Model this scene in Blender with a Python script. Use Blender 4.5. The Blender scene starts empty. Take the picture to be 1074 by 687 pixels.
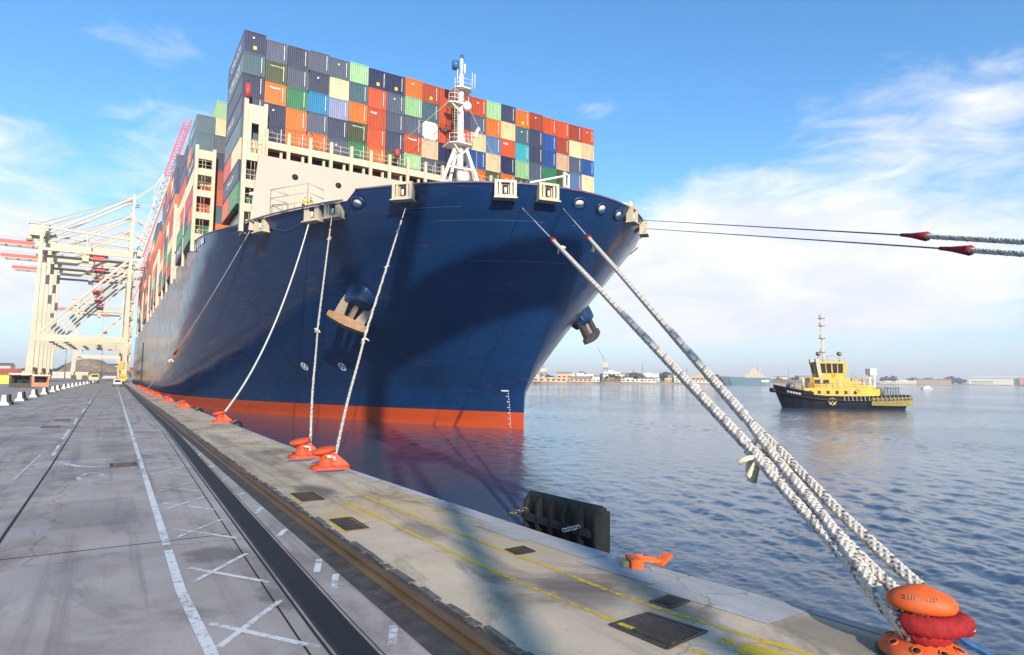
import bpy, bmesh, math, random
import numpy as np
from mathutils import Vector, Matrix, noise as mnoise
random.seed(7)
ZW = -2.5                         # water level, the quay top is 0
PI = math.pi
sc = bpy.context.scene
col = sc.collection

# ------------------------------------------------------------------ camera
EYE = Vector((0, 0, 3.0))
YAW, PITCH, ROLL = 0.563, 0.0814, 0.0097
cam = bpy.data.cameras.new('camera')
cam.sensor_width = 36.0
cam.lens = 36.0 * 659.07 / 1074.0
cam.clip_start = 0.05
cam.clip_end = 20000
camo = bpy.data.objects.new('camera', cam)
fwd = Vector((math.sin(YAW) * math.cos(PITCH), math.cos(YAW) * math.cos(PITCH), math.sin(PITCH)))
rgt = Vector((math.cos(YAW), -math.sin(YAW), 0))
up = rgt.cross(fwd)
r2 = rgt * math.cos(ROLL) + up * math.sin(ROLL)
u2 = up * math.cos(ROLL) - rgt * math.sin(ROLL)
camo.matrix_world = Matrix(((r2.x, u2.x, -fwd.x, EYE.x), (r2.y, u2.y, -fwd.y, EYE.y), (r2.z, u2.z, -fwd.z, EYE.z), (0, 0, 0, 1)))
col.objects.link(camo)
sc.camera = camo

# ------------------------------------------------------------------ light
SUN_AZ = math.radians(195)      # where the sun stands, clockwise from +y
SUN_EL = math.radians(20)
sd = Vector((math.sin(SUN_AZ) * math.cos(SUN_EL), math.cos(SUN_AZ) * math.cos(SUN_EL), math.sin(SUN_EL)))
sun = bpy.data.lights.new('sun', 'SUN')
sun.energy = 4.3
sun.angle = math.radians(0.55)
sun.color = (1.0, 0.90, 0.76)
suno = bpy.data.objects.new('sun', sun)
suno.rotation_euler = (-sd).to_track_quat('-Z', 'Y').to_euler()
suno.location = (-60, -120, 80)
col.objects.link(suno)
sc.view_settings.view_transform = 'Standard'
sc.view_settings.look = 'None'
sc.view_settings.gamma = 1.0
sc.view_settings.use_curve_mapping = False
sc.view_settings.exposure = 0.58
sc.cycles.use_denoising = True
sc.cycles.max_bounces = 6
sc.cycles.sample_clamp_indirect = 4.0
sc.cycles.caustics_reflective = False
sc.cycles.caustics_refractive = False

world = bpy.data.worlds.new('World')
sc.world = world
world.use_nodes = True
wt = world.node_tree
for n in list(wt.nodes):
    wt.nodes.remove(n)


def wmath(op, a, b=None, clamp=False):
    n = wt.nodes.new('ShaderNodeMath'); n.operation = op; n.use_clamp = clamp
    for i, v in enumerate((a, b)):
        if v is None: continue
        if isinstance(v, (int, float)): n.inputs[i].default_value = v
        else: wt.links.new(v, n.inputs[i])
    return n.outputs[0]


def build_world():
    out = wt.nodes.new('ShaderNodeOutputWorld')
    bg = wt.nodes.new('ShaderNodeBackground')
    bg.inputs['Strength'].default_value = 0.135
    sky = wt.nodes.new('ShaderNodeTexSky')
    sky.sky_type = 'NISHITA'
    sky.sun_disc = False
    sky.sun_elevation = SUN_EL
    sky.sun_rotation = SUN_AZ
    sky.air_density = 1.0
    sky.dust_density = 0.6
    sky.ozone_density = 2.2
    tc = wt.nodes.new('ShaderNodeTexCoord')
    sep = wt.nodes.new('ShaderNodeSeparateXYZ')
    wt.links.new(tc.outputs['Generated'], sep.inputs[0])
    X, Y, Z = sep.outputs
    az = wmath('ARCTAN2', X, Y)
    el = wmath('ARCSINE', Z)
    # cloud detail: noise in (azimuth, stretched elevation)
    comb = wt.nodes.new('ShaderNodeCombineXYZ')
    wt.links.new(az, comb.inputs[0])
    wt.links.new(wmath('MULTIPLY', el, 2.6), comb.inputs[1])

    def nz(scale, detail, rough, dist, off):
        n = wt.nodes.new('ShaderNodeTexNoise')
        n.noise_dimensions = '3D'
        n.inputs['Scale'].default_value = scale
        n.inputs['Detail'].default_value = detail
        n.inputs['Roughness'].default_value = rough
        n.inputs['Distortion'].default_value = dist
        m = wt.nodes.new('ShaderNodeVectorMath'); m.operation = 'ADD'
        m.inputs[1].default_value = (off, off * .7, off * .3)
        wt.links.new(comb.outputs[0], m.inputs[0])
        wt.links.new(m.outputs[0], n.inputs['Vector'])
        return n.outputs['Fac']
    n1 = nz(3.2, 9, .58, .5, 3.1)
    n2 = nz(9.0, 8, .62, .8, 11.7)
    tex = wmath('ADD', wmath('MULTIPLY', n1, .58), wmath('MULTIPLY', n2, .46))

    def blob(a0, e0, sa, se, w):
        da = wmath('DIVIDE', wmath('SUBTRACT', az, math.radians(a0)), math.radians(sa))
        de = wmath('DIVIDE', wmath('SUBTRACT', el, math.radians(e0)), math.radians(se))
        q = wmath('ADD', wmath('MULTIPLY', da, da), wmath('MULTIPLY', de, de))
        return wmath('MULTIPLY', wmath('POWER', 2.71828, wmath('MULTIPLY', q, -1.0)), w)
    # banks: az (deg clockwise from +y), elevation, widths, weight
    banks = [(56, 9.5, 17, 6.5, .56), (47, 13, 7, 4, .2), (66, 7, 12, 3.4, .25), (58, 20.5, 11, 3.0, .09), (70, 22, 9, 5, .17),
             (61, 16.5, 7, 2.2, .09), (46, 6, 9, 5, .3), (-6, 7.5, 11, 5.0, .56), (-9, 16, 6, 3.0, .30), (4, 17, 7, 5, .27), (-2, 25, 9, 3, .13), (40, 24, 4, 1.6, .22),
             (110, 14, 30, 7, .45), (170, 16, 50, 8, .4), (-70, 12, 30, 7, .4), (-140, 16, 40, 8, .35), (20, 6, 14, 4, .3)]
    s = None
    for b in banks:
        o = blob(*b)
        s = o if s is None else wmath('ADD', s, o)
    raw = wmath('ADD', tex, s)
    mr = wt.nodes.new('ShaderNodeMapRange')
    mr.inputs['From Min'].default_value = .645
    mr.inputs['From Max'].default_value = 1.0
    mr.interpolation_type = 'SMOOTHSTEP'
    wt.links.new(raw, mr.inputs['Value'])
    cf = wmath('MULTIPLY', mr.outputs['Result'], .93)
    # cloud tone: sunlit white against thin lilac grey folds
    cr = wt.nodes.new('ShaderNodeMix'); cr.data_type = 'RGBA'
    cr.inputs['A'].default_value = (4.7, 4.8, 5.4, 1)
    cr.inputs['B'].default_value = (6.0, 5.9, 5.9, 1)
    n3 = nz(6.5, 6, .55, .6, 23.0)
    mr2 = wt.nodes.new('ShaderNodeMapRange')
    mr2.inputs['From Min'].default_value = .36; mr2.inputs['From Max'].default_value = .6
    wt.links.new(n3, mr2.inputs['Value'])
    wt.links.new(mr2.outputs['Result'], cr.inputs['Factor'])
    # clear-sky tint: a deeper blue
    tint = wt.nodes.new('ShaderNodeMix'); tint.data_type = 'RGBA'; tint.blend_type = 'MULTIPLY'
    tint.inputs['Factor'].default_value = 1.0
    tint.inputs['B'].default_value = (0.54, 1.0, 1.27, 1)
    wt.links.new(sky.outputs[0], tint.inputs['A'])
    mix = wt.nodes.new('ShaderNodeMix'); mix.data_type = 'RGBA'
    wt.links.new(cf, mix.inputs['Factor'])
    wt.links.new(tint.outputs['Result'], mix.inputs['A'])
    wt.links.new(cr.outputs['Result'], mix.inputs['B'])
    # pale air low over the horizon
    hz = wmath('MULTIPLY', wmath('POWER', 2.71828, wmath('MULTIPLY', wmath('MAXIMUM', el, 0), -9.0)), .85)
    mix2 = wt.nodes.new('ShaderNodeMix'); mix2.data_type = 'RGBA'
    wt.links.new(hz, mix2.inputs['Factor'])
    wt.links.new(mix.outputs['Result'], mix2.inputs['A'])
    mix2.inputs['B'].default_value = (4.35, 4.35, 4.95, 1)
    wt.links.new(mix2.outputs['Result'], bg.inputs['Color'])
    wt.links.new(bg.outputs[0], out.inputs[0])


build_world()


# ------------------------------------------------------------------ materials
def nodes(m):
    m.use_nodes = True
    nt = m.node_tree
    b = nt.nodes['Principled BSDF']
    return nt, b


def mat(name, c, rough=.55, var=.25, scale=1.5, metal=0.0, bump=0.0, dirt=None, dirt_amt=.35, dscale=.6, stretch=(1, 1, 1), rnd=0.0, spec=.5, coat=0.0):
    """painted / weathered surface: base colour broken by two noises, optional dirt colour"""
    m = bpy.data.materials.new(name)
    nt, b = nodes(m)
    L = nt.links.new
    tc = nt.nodes.new('ShaderNodeTexCoord')
    mp = nt.nodes.new('ShaderNodeMapping'); mp.inputs['Scale'].default_value = stretch
    L(tc.outputs['Object'], mp.inputs[0])
    n1 = nt.nodes.new('ShaderNodeTexNoise'); n1.inputs['Scale'].default_value = scale; n1.inputs['Detail'].default_value = 7; n1.inputs['Roughness'].default_value = .62
    L(mp.outputs[0], n1.inputs['Vector'])
    lo = tuple(x * (1 - var) for x in c) + (1,); hi = tuple(min(1, x * (1 + var)) for x in c) + (1,)
    cr = nt.nodes.new('ShaderNodeValToRGB')
    cr.color_ramp.elements[0].position = .3; cr.color_ramp.elements[0].color = lo
    cr.color_ramp.elements[1].position = .7; cr.color_ramp.elements[1].color = hi
    L(n1.outputs['Fac'], cr.inputs[0])
    cur = cr.outputs[0]
    if dirt:
        n2 = nt.nodes.new('ShaderNodeTexNoise'); n2.inputs['Scale'].default_value = dscale; n2.inputs['Detail'].default_value = 9; n2.inputs['Roughness'].default_value = .7
        L(mp.outputs[0], n2.inputs['Vector'])
        mr = nt.nodes.new('ShaderNodeMapRange'); mr.inputs['From Min'].default_value = .48; mr.inputs['From Max'].default_value = .72; mr.inputs['To Max'].default_value = dirt_amt
        L(n2.outputs['Fac'], mr.inputs['Value'])
        mx = nt.nodes.new('ShaderNodeMix'); mx.data_type = 'RGBA'
        L(mr.outputs[0], mx.inputs['Factor']); L(cur, mx.inputs['A']); mx.inputs['B'].default_value = tuple(dirt) + (1,)
        cur = mx.outputs['Result']
    if rnd:
        oi = nt.nodes.new('ShaderNodeObjectInfo')
        hs = nt.nodes.new('ShaderNodeHueSaturation')
        mr = nt.nodes.new('ShaderNodeMapRange'); mr.inputs['To Min'].default_value = 1 - rnd; mr.inputs['To Max'].default_value = 1 + rnd
        L(oi.outputs['Random'], mr.inputs['Value']); L(mr.outputs[0], hs.inputs['Value']); L(cur, hs.inputs['Color'])
        cur = hs.outputs[0]
    L(cur, b.inputs['Base Color'])
    b.inputs['Roughness'].default_value = rough
    b.inputs['Metallic'].default_value = metal
    b.inputs['Specular IOR Level'].default_value = spec
    if coat:
        b.inputs['Coat Weight'].default_value = coat; b.inputs['Coat Roughness'].default_value = .12
    if bump:
        bp = nt.nodes.new('ShaderNodeBump'); bp.inputs['Strength'].default_value = .6; bp.inputs['Distance'].default_value = bump
        L(n1.outputs['Fac'], bp.inputs['Height']); L(bp.outputs[0], b.inputs['Normal'])
    return m


RUST = (.16, .06, .025)
GRIME = (.05, .045, .04)
M = {}
M['cream'] = mat('cream_paint', (.56, .46, .33), .5, .1, .8, dirt=(.30, .19, .10), dirt_amt=.35, dscale=.5)
M['white'] = mat('white_paint', (.78, .75, .68), .45, .08, .8, dirt=(.35, .28, .2), dirt_amt=.3)
M['crane'] = mat('crane_paint', (.50, .43, .32), .5, .12, .3, dirt=(.28, .2, .13), dirt_amt=.5, dscale=.15)
M['crane_red'] = mat('crane_red_paint', (.62, .05, .05), .5, .15, .4)
M['crane_orange'] = mat('crane_orange_paint', (.78, .40, .02), .5, .15, .4, dirt=GRIME, dirt_amt=.5)
M['anchor_shade'] = mat('shaded_anchor_steel', (.05, .04, .035), .7, .4, 2)  # dark copy for the port anchor, its shade put into the colour
M['dark'] = mat('dark_recess', (.012, .012, .014), .8, .3)
M['black'] = mat('black_rubber', (.011, .011, .012), .6, .4, 3, bump=.01)
M['steel'] = mat('worn_steel', (.22, .20, .18), .45, .3, 6, metal=.6, dirt=RUST, dirt_amt=.6, dscale=3)
M['boll'] = mat('orange_bollard_paint', (.62, .065, .013), .6, .2, 4, dirt=(.24, .085, .045), dirt_amt=.7, dscale=5, bump=.006)
M['boll_near'] = mat('orange_paint_scuffed', (.68, .10, .012), .6, .18, 5, dirt=(.30, .13, .075), dirt_amt=.75, dscale=6, bump=.006)
M['redsleeve'] = mat('red_canvas', (.30, .008, .010), .85, .35, 14, bump=.01)
M['line'] = mat('pale_line', (.62, .60, .55), .7, .2, 6)
M['darkline'] = mat('grey_line', (.10, .11, .15), .7, .2, 6)
M['bluerope'] = mat('blue_rope', (.02, .10, .30), .8, .4, 20)
M['barrier'] = mat('barrier_concrete', (.62, .58, .52), .8, .15, 3, dirt=(.25, .22, .2), dirt_amt=.5, dscale=2)
M['barrier_red'] = mat('barrier_dark_red', (.22, .04, .045), .8, .25, 3, dirt=(.3, .26, .24), dirt_amt=.4, dscale=2)  # darker maroon for the far half of each barrier
M['yellow'] = mat('yellow_machine_paint', (.74, .50, .03), .45, .12, 1, dirt=(.3, .2, .08), dirt_amt=.3)
M['tug_hull'] = mat('tug_hull_paint', (.013, .013, .024), .45, .3, 1)
M['tug_fender'] = mat('tug_fender_rubber', (.24, .19, .05), .7, .35, 2)
M['glass'] = mat('dark_glass', (.03, .04, .05), .08, .2)
M['blue_house'] = mat('ship_blue_rail', (.012, .035, .11), .4, .2)
M['vest'] = mat('hi_vis_vest', (.75, .72, .04), .7, .15, 5)
M['skin'] = mat('skin', (.5, .3, .2), .6, .1)
M['trousers'] = mat('navy_trousers', (.02, .025, .05), .8, .2)
M['helmet'] = mat('white_helmet', (.8, .8, .78), .35, .05)
M['lettering'] = mat('white_lettering', (.75, .74, .72), .6, .15, 5)
M['placard'] = mat('yellow_placard', (.85, .55, .03), .5, .1)
M['sand'] = mat('far_shore_ground', (.34, .27, .19), .9, .3, .02)
M['far_tree'] = mat('far_foliage', (.10, .10, .075), .9, .4, .05)

CC = dict(
    N=('navy', (.018, .024, .085)), S=('slate grey', (.085, .10, .15)), D=('dark slate', (.045, .052, .105)), T=('teal grey', (.06, .12, .16)),
    O=('orange', (.66, .155, .018)), R=('red orange', (.56, .085, .022)), K=('brick red', (.36, .06, .028)), G=('green', (.03, .20, .085)),
    P=('pale green', (.30, .50, .26)), V=('olive green', (.065, .08, .025)), B=('bright blue', (.012, .24, .47)), U=('royal blue', (.018, .085, .30)),
    C=('cream', (.76, .58, .34)), W=('white', (.60, .58, .55)), L=('lilac grey', (.24, .26, .40)), Q=('turquoise', (.05, .36, .42)),
    H=('peach', (.66, .44, .29)), Z=('steel blue', (.11, .19, .36)), E=('red', (.5, .035, .03)))
CMAT = {k: mat('container_' + v[0].replace(' ', '_'), tuple(x * .86 for x in v[1]), .45, .14, 1.2, dirt=tuple(x * .45 + .03 for x in v[1]), dirt_amt=.4, dscale=.8, stretch=(1, 1, .35), rnd=.14) for k, v in CC.items()}


def concrete(name, c, stain, warm, spots=()):
    """slab concrete: broad stains, long tyre streaks, fine grit, hairline cracks"""
    m = bpy.data.materials.new(name)
    nt, b = nodes(m); L = nt.links.new
    tc = nt.nodes.new('ShaderNodeTexCoord')

    def nz(scale, detail, rough, st=(1, 1, 1), dist=0.0):
        mp = nt.nodes.new('ShaderNodeMapping'); mp.inputs['Scale'].default_value = st
        L(tc.outputs['Object'], mp.inputs[0])
        n = nt.nodes.new('ShaderNodeTexNoise'); n.inputs['Scale'].default_value = scale; n.inputs['Detail'].default_value = detail; n.inputs['Roughness'].default_value = rough
        n.inputs['Distortion'].default_value = dist
        L(mp.outputs[0], n.inputs['Vector']); return n.outputs['Fac']

    def rng(v, a, b_, lo, hi):
        r = nt.nodes.new('ShaderNodeMapRange'); r.inputs['From Min'].default_value = a; r.inputs['From Max'].default_value = b_
        r.inputs['To Min'].default_value = lo; r.inputs['To Max'].default_value = hi
        r.interpolation_type = 'SMOOTHSTEP'
        L(v, r.inputs['Value']); return r.outputs[0]

    def mixc(f, a, bcol, blend='MIX'):
        x = nt.nodes.new('ShaderNodeMix'); x.data_type = 'RGBA'; x.blend_type = blend
        L(f, x.inputs['Factor'])
        if isinstance(a, tuple): x.inputs['A'].default_value = a + (1,)
        else: L(a, x.inputs['A'])
        x.inputs['B'].default_value = bcol + (1,)
        return x.outputs['Result']
    cur = mixc(rng(nz(.35, 8, .6), .35, .65, 0, 1), tuple(x * .86 for x in c), tuple(min(1, x * 1.14) for x in c))
    cur = mixc(rng(nz(.55, 10, .68, (1, .55, 1), .6), .48, .66, 0, .9), cur, stain)
    cur = mixc(rng(nz(.23, 6, .6, dist=1.0), .5, .7, 0, .55), cur, warm)
    cur = mixc(rng(nz(1.4, 6, .6, (1.6, .045, 1)), .50, .68, 0, .62), cur, tuple(x * .5 for x in c))
    cur = mixc(rng(nz(26, 5, .75), .50, .72, 0, .5), cur, tuple(x * .55 for x in c))
    cur = mixc(rng(nz(3.1, 9, .75), .61, .72, 0, .6), cur, tuple(x * .6 for x in stain))
    # damp and oil spots with ragged soft rims
    if spots:
        nn = nt.nodes.new('ShaderNodeTexNoise'); nn.inputs['Scale'].default_value = 1.7; nn.inputs['Detail'].default_value = 7; nn.inputs['Roughness'].default_value = .7
        L(tc.outputs['Object'], nn.inputs['Vector'])
        wv = nt.nodes.new('ShaderNodeVectorMath'); wv.operation = 'MULTIPLY_ADD'; wv.inputs[1].default_value = (.9, .9, 0)
        L(nn.outputs['Color'], wv.inputs[0]); L(tc.outputs['Object'], wv.inputs[2])
        for (sx, sy, rx, ry, amt) in spots:
            mp = nt.nodes.new('ShaderNodeMapping'); mp.vector_type = 'POINT'
            mp.inputs['Location'].default_value = (-(sx + .45) / rx, -(sy + .45) / ry, 0); mp.inputs['Scale'].default_value = (1 / rx, 1 / ry, 0)
            L(wv.outputs[0], mp.inputs[0])
            ln_ = nt.nodes.new('ShaderNodeVectorMath'); ln_.operation = 'LENGTH'; L(mp.outputs[0], ln_.inputs[0])
            cur = mixc(rng(ln_.outputs['Value'], .55, 1.15, amt, 0), cur, (.085, .075, .062))
    # hairline cracks
    v = nt.nodes.new('ShaderNodeTexVoronoi'); v.feature = 'DISTANCE_TO_EDGE'; v.inputs['Scale'].default_value = .13
    n = nt.nodes.new('ShaderNodeTexNoise'); n.inputs['Scale'].default_value = 1.2; n.inputs['Detail'].default_value = 6
    L(tc.outputs['Object'], n.inputs['Vector'])
    va = nt.nodes.new('ShaderNodeVectorMath'); va.operation = 'MULTIPLY_ADD'; va.inputs[1].default_value = (1.1, 1.1, 0)
    L(n.outputs['Color'], va.inputs[0]); L(tc.outputs['Object'], va.inputs[2]); L(va.outputs[0], v.inputs['Vector'])
    cur = mixc(rng(v.outputs['Distance'], .0, .0035, .55, 0), cur, tuple(x * .3 for x in c))
    L(cur, b.inputs['Base Color'])
    L(rng(nz(.6, 6, .6), .4, .65, .88, .55), b.inputs['Roughness'])
    b.inputs['Specular IOR Level'].default_value = .35
    bp = nt.nodes.new('ShaderNodeBump'); bp.inputs['Strength'].default_value = .35; bp.inputs['Distance'].default_value = .012
    L(nz(18, 6, .7), bp.inputs['Height']); L(bp.outputs[0], b.inputs['Normal'])
    return m


M['apron'] = concrete('apron_concrete', (.375, .325, .295), (.205, .175, .160), (.43, .35, .25), [(1.6, 11.9, .55, .55, .6), (2.0, 9.1, .2, .6, .55), (-3.2, 17, 1.2, 2.5, .25), (.2, 31, .8, 3, .3), (-5, 36, 3, 4, .3)])
M['deck'] = concrete('quay_deck_concrete', (.56, .44, .31), (.20, .145, .10), (.60, .40, .16), [(4.6, 16.9, .5, 1.3, .75), (5.3, 11.7, .5, .9, .5), (5.8, 7.3, .6, .9, .55), (6.35, 6.0, .7, .5, .5), (7.3, 4.4, .5, .9, .5), (4.9, 25, .6, 3, .4), (4.4, 33, .5, 4, .4), (6.9, 3.3, .8, .7, .6)])
M['patch'] = concrete('patch_concrete', (.31, .27, .245), (.175, .152, .14), (.35, .29, .21))
M['cope'] = concrete('coping_concrete', (.46, .44, .43), (.30, .28, .27), (.42, .38, .32))
M['wall'] = concrete('quay_wall_concrete', (.16, .155, .14), (.06, .065, .05), (.12, .10, .07))


def paint_mat(name, c, wear):
    """road paint worn through in patches: transparent where it has gone"""
    m = bpy.data.materials.new(name)
    nt, b = nodes(m); L = nt.links.new
    tc = nt.nodes.new('ShaderNodeTexCoord')
    n = nt.nodes.new('ShaderNodeTexNoise'); n.inputs['Scale'].default_value = 5; n.inputs['Detail'].default_value = 9; n.inputs['Roughness'].default_value = .75
    L(tc.outputs['Object'], n.inputs['Vector'])
    n2 = nt.nodes.new('ShaderNodeTexNoise'); n2.inputs['Scale'].default_value = .6; n2.inputs['Detail'].default_value = 4
    L(tc.outputs['Object'], n2.inputs['Vector'])
    ad = nt.nodes.new('ShaderNodeMath'); ad.operation = 'MULTIPLY_ADD'; ad.inputs[1].default_value = .6
    L(n2.outputs['Fac'], ad.inputs[0]); L(n.outputs['Fac'], ad.inputs[2])
    mr = nt.nodes.new('ShaderNodeMapRange'); mr.inputs['From Min'].default_value = .8 + wear; mr.inputs['From Max'].default_value = .95 + wear
    mr.inputs['To Min'].default_value = .88; mr.inputs['To Max'].default_value = .08
    L(ad.outputs[0], mr.inputs['Value']); L(mr.outputs[0], b.inputs['Alpha'])
    mx = nt.nodes.new('ShaderNodeMix'); mx.data_type = 'RGBA'; mx.inputs['A'].default_value = c + (1,); mx.inputs['B'].default_value = tuple(x * .7 for x in c) + (1,)
    L(n2.outputs['Fac'], mx.inputs['Factor']); L(mx.outputs['Result'], b.inputs['Base Color'])
    b.inputs['Roughness'].default_value = .75
    return m


M['wpaint'] = paint_mat('white_road_paint', (.86, .86, .85), .03)
M['wfaint'] = paint_mat('faded_white_road_paint', (.80, .80, .80), -.045)
M['ypaint'] = paint_mat('yellow_road_paint', (.85, .56, .03), .0)
M['bpaint'] = paint_mat('blue_road_paint', (.05, .13, .42), .1)


def hull_mat():
    m = bpy.data.materials.new('deep_blue_hull_paint')
    nt, b = nodes(m); L = nt.links.new
    tc = nt.nodes.new('ShaderNodeTexCoord')

    def nz(s, st, d=7, r=.6):
        mp = nt.nodes.new('ShaderNodeMapping'); mp.inputs['Scale'].default_value = st
        L(tc.outputs['Object'], mp.inputs[0])
        n = nt.nodes.new('ShaderNodeTexNoise'); n.inputs['Scale'].default_value = s; n.inputs['Detail'].default_value = d; n.inputs['Roughness'].default_value = r
        L(mp.outputs[0], n.inputs['Vector']); return n.outputs['Fac']

    def rng(v, a, b_, lo, hi):
        r = nt.nodes.new('ShaderNodeMapRange'); r.inputs['From Min'].default_value = a; r.inputs['From Max'].default_value = b_
        r.inputs['To Min'].default_value = lo; r.inputs['To Max'].default_value = hi
        L(v, r.inputs['Value']); return r.outputs[0]
    mx = nt.nodes.new('ShaderNodeMix'); mx.data_type = 'RGBA'
    mx.inputs['A'].default_value = (.004, .026, .088, 1); mx.inputs['B'].default_value = (.006, .034, .112, 1)
    L(rng(nz(.18, (1, 1, .5)), .35, .65, 0, 1), mx.inputs['Factor'])
    m2 = nt.nodes.new('ShaderNodeMix'); m2.data_type = 'RGBA'; m2.inputs['B'].default_value = (.16, .07, .06, 1)
    L(rng(nz(.5, (.35, .35, 4.5), 8, .7), .60, .74, 0, .6), m2.inputs['Factor']); L(mx.outputs['Result'], m2.inputs['A'])
    m3 = nt.nodes.new('ShaderNodeMix'); m3.data_type = 'RGBA'; m3.inputs['B'].default_value = (.10, .12, .18, 1)
    L(rng(nz(1.6, (2.2, 2.2, .12), 6, .7), .58, .75, 0, .28), m3.inputs['Factor']); L(m2.outputs['Result'], m3.inputs['A'])
    L(m3.outputs['Result'], b.inputs['Base Color'])
    L(rng(nz(.4, (1, 1, 1)), .3, .7, .13, .27), b.inputs['Roughness'])
    b.inputs['Specular IOR Level'].default_value = .55
    # faint plating waviness and welded strake lines
    wv = nt.nodes.new('ShaderNodeTexWave'); wv.wave_type = 'BANDS'; wv.bands_direction = 'Z'; wv.inputs['Scale'].default_value = .12; wv.inputs['Distortion'].default_value = .2
    L(tc.outputs['Object'], wv.inputs['Vector'])
    sx = nt.nodes.new('ShaderNodeSeparateXYZ'); L(tc.outputs['Object'], sx.inputs[0])
    sm_ = nt.nodes.new('ShaderNodeMath'); sm_.operation = 'ADD'; L(sx.outputs[0], sm_.inputs[0]); L(sx.outputs[1], sm_.inputs[1])
    cb = nt.nodes.new('ShaderNodeCombineXYZ'); L(sm_.outputs[0], cb.inputs[0]); L(sx.outputs[2], cb.inputs[1])
    bk = nt.nodes.new('ShaderNodeTexBrick'); bk.inputs['Scale'].default_value = .1; bk.inputs['Brick Width'].default_value = 1.15; bk.inputs['Row Height'].default_value = .27
    bk.inputs['Mortar Size'].default_value = .004; bk.inputs['Mortar Smooth'].default_value = .6
    L(cb.outputs[0], bk.inputs['Vector'])
    ad0 = nt.nodes.new('ShaderNodeMath'); ad0.operation = 'MULTIPLY_ADD'; ad0.inputs[1].default_value = .14
    L(bk.outputs['Fac'], ad0.inputs[0]); L(nz(.33, (1, 1, 1), 3, .5), ad0.inputs[2])
    add = nt.nodes.new('ShaderNodeMath'); add.operation = 'MULTIPLY_ADD'; add.inputs[1].default_value = .25
    L(wv.outputs['Fac'], add.inputs[0]); L(ad0.outputs[0], add.inputs[2])
    bp = nt.nodes.new('ShaderNodeBump'); bp.inputs['Strength'].default_value = .5; bp.inputs['Distance'].default_value = .10
    L(add.outputs[0], bp.inputs['Height']); L(bp.outputs[0], b.inputs['Normal'])
    return m


M['hull'] = hull_mat()
M['boot'] = mat('red_boot_topping', (.52, .066, .012), .5, .22, .5, dirt=(.26, .05, .03), dirt_amt=.6, dscale=.5, stretch=(.3, .3, 2))


def water_mat():
    m = bpy.data.materials.new('harbour_water')
    nt, b = nodes(m); L = nt.links.new
    tc = nt.nodes.new('ShaderNodeTexCoord')

    def nz(s, st, d=4, r=.55, rot=0.0, dist=0.0):
        mp = nt.nodes.new('ShaderNodeMapping'); mp.inputs['Scale'].default_value = st; mp.inputs['Rotation'].default_value = (0, 0, rot)
        L(tc.outputs['Object'], mp.inputs[0])
        n = nt.nodes.new('ShaderNodeTexNoise'); n.inputs['Scale'].default_value = s; n.inputs['Detail'].default_value = d; n.inputs['Roughness'].default_value = r
        n.inputs['Distortion'].default_value = dist
        L(mp.outputs[0], n.inputs['Vector']); return n.outputs['Fac']

    def ma(v, k, add=None):
        n = nt.nodes.new('ShaderNodeMath'); n.operation = 'MULTIPLY_ADD'
        L(v, n.inputs[0])
        if isinstance(k, (int, float)): n.inputs[1].default_value = k
        else: L(k, n.inputs[1])
        if add is None: n.inputs[2].default_value = 0
        else: L(add, n.inputs[2])
        return n.outputs[0]
    # patches of ruffled and of smoother water
    pr = nt.nodes.new('ShaderNodeMapRange'); pr.inputs['From Min'].default_value = .38; pr.inputs['From Max'].default_value = .62
    pr.inputs['To Min'].default_value = .45; pr.inputs['To Max'].default_value = 1.0
    L(nz(.018, (1, 1, 1), 3, .5, dist=1.0), pr.inputs['Value'])
    # only the finest ripples are shading; further out, where the mesh is coarse, they take over
    vd = nt.nodes.new('ShaderNodeVectorMath'); vd.operation = 'LENGTH'
    L(tc.outputs['Object'], vd.inputs[0])
    far = nt.nodes.new('ShaderNodeMapRange'); far.inputs['From Min'].default_value = 25; far.inputs['From Max'].default_value = 160; far.inputs['To Min'].default_value = .0; far.inputs['To Max'].default_value = 1
    L(vd.outputs['Value'], far.inputs['Value'])
    h0 = ma(nz(1.4, (1, 1.7, 1), 4, .6, .4, .4), .30)
    h = ma(h0, far.outputs[0])
    h = ma(nz(5.5, (1, 1.5, 1), 4, .6, -.2, .5), .035, h)
    hh = ma(h, pr.outputs[0])
    bp = nt.nodes.new('ShaderNodeBump'); bp.inputs['Strength'].default_value = 1.0; bp.inputs['Distance'].default_value = .6
    L(hh, bp.inputs['Height']); L(bp.outputs[0], b.inputs['Normal'])
    b.inputs['Base Color'].default_value = (.07, .10, .14, 1)
    b.inputs['Roughness'].default_value = .07
    b.inputs['IOR'].default_value = 1.333
    return m


M['water'] = water_mat()


def rope_mat(name, a, b_, c_, scale):
    m = bpy.data.materials.new(name)
    nt, b = nodes(m); L = nt.links.new
    tc = nt.nodes.new('ShaderNodeTexCoord')
    n = nt.nodes.new('ShaderNodeTexNoise'); n.inputs['Scale'].default_value = scale; n.inputs['Detail'].default_value = 5; n.inputs['Roughness'].default_value = .7
    L(tc.outputs['Object'], n.inputs['Vector'])
    cr = nt.nodes.new('ShaderNodeValToRGB')
    e = cr.color_ramp.elements
    e[0].position = .34; e[0].color = c_ + (1,)
    e[1].position = .47; e[1].color = b_ + (1,)
    x = e.new(.62); x.color = a + (1,)
    L(n.outputs['Fac'], cr.inputs[0]); L(cr.outputs[0], b.inputs['Base Color'])
    b.inputs['Roughness'].default_value = .85
    bp = nt.nodes.new('ShaderNodeBump'); bp.inputs['Strength'].default_value = .5; bp.inputs['Distance'].default_value = .005
    L(n.outputs['Fac'], bp.inputs['Height']); L(bp.outputs[0], b.inputs['Normal'])
    return m


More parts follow.
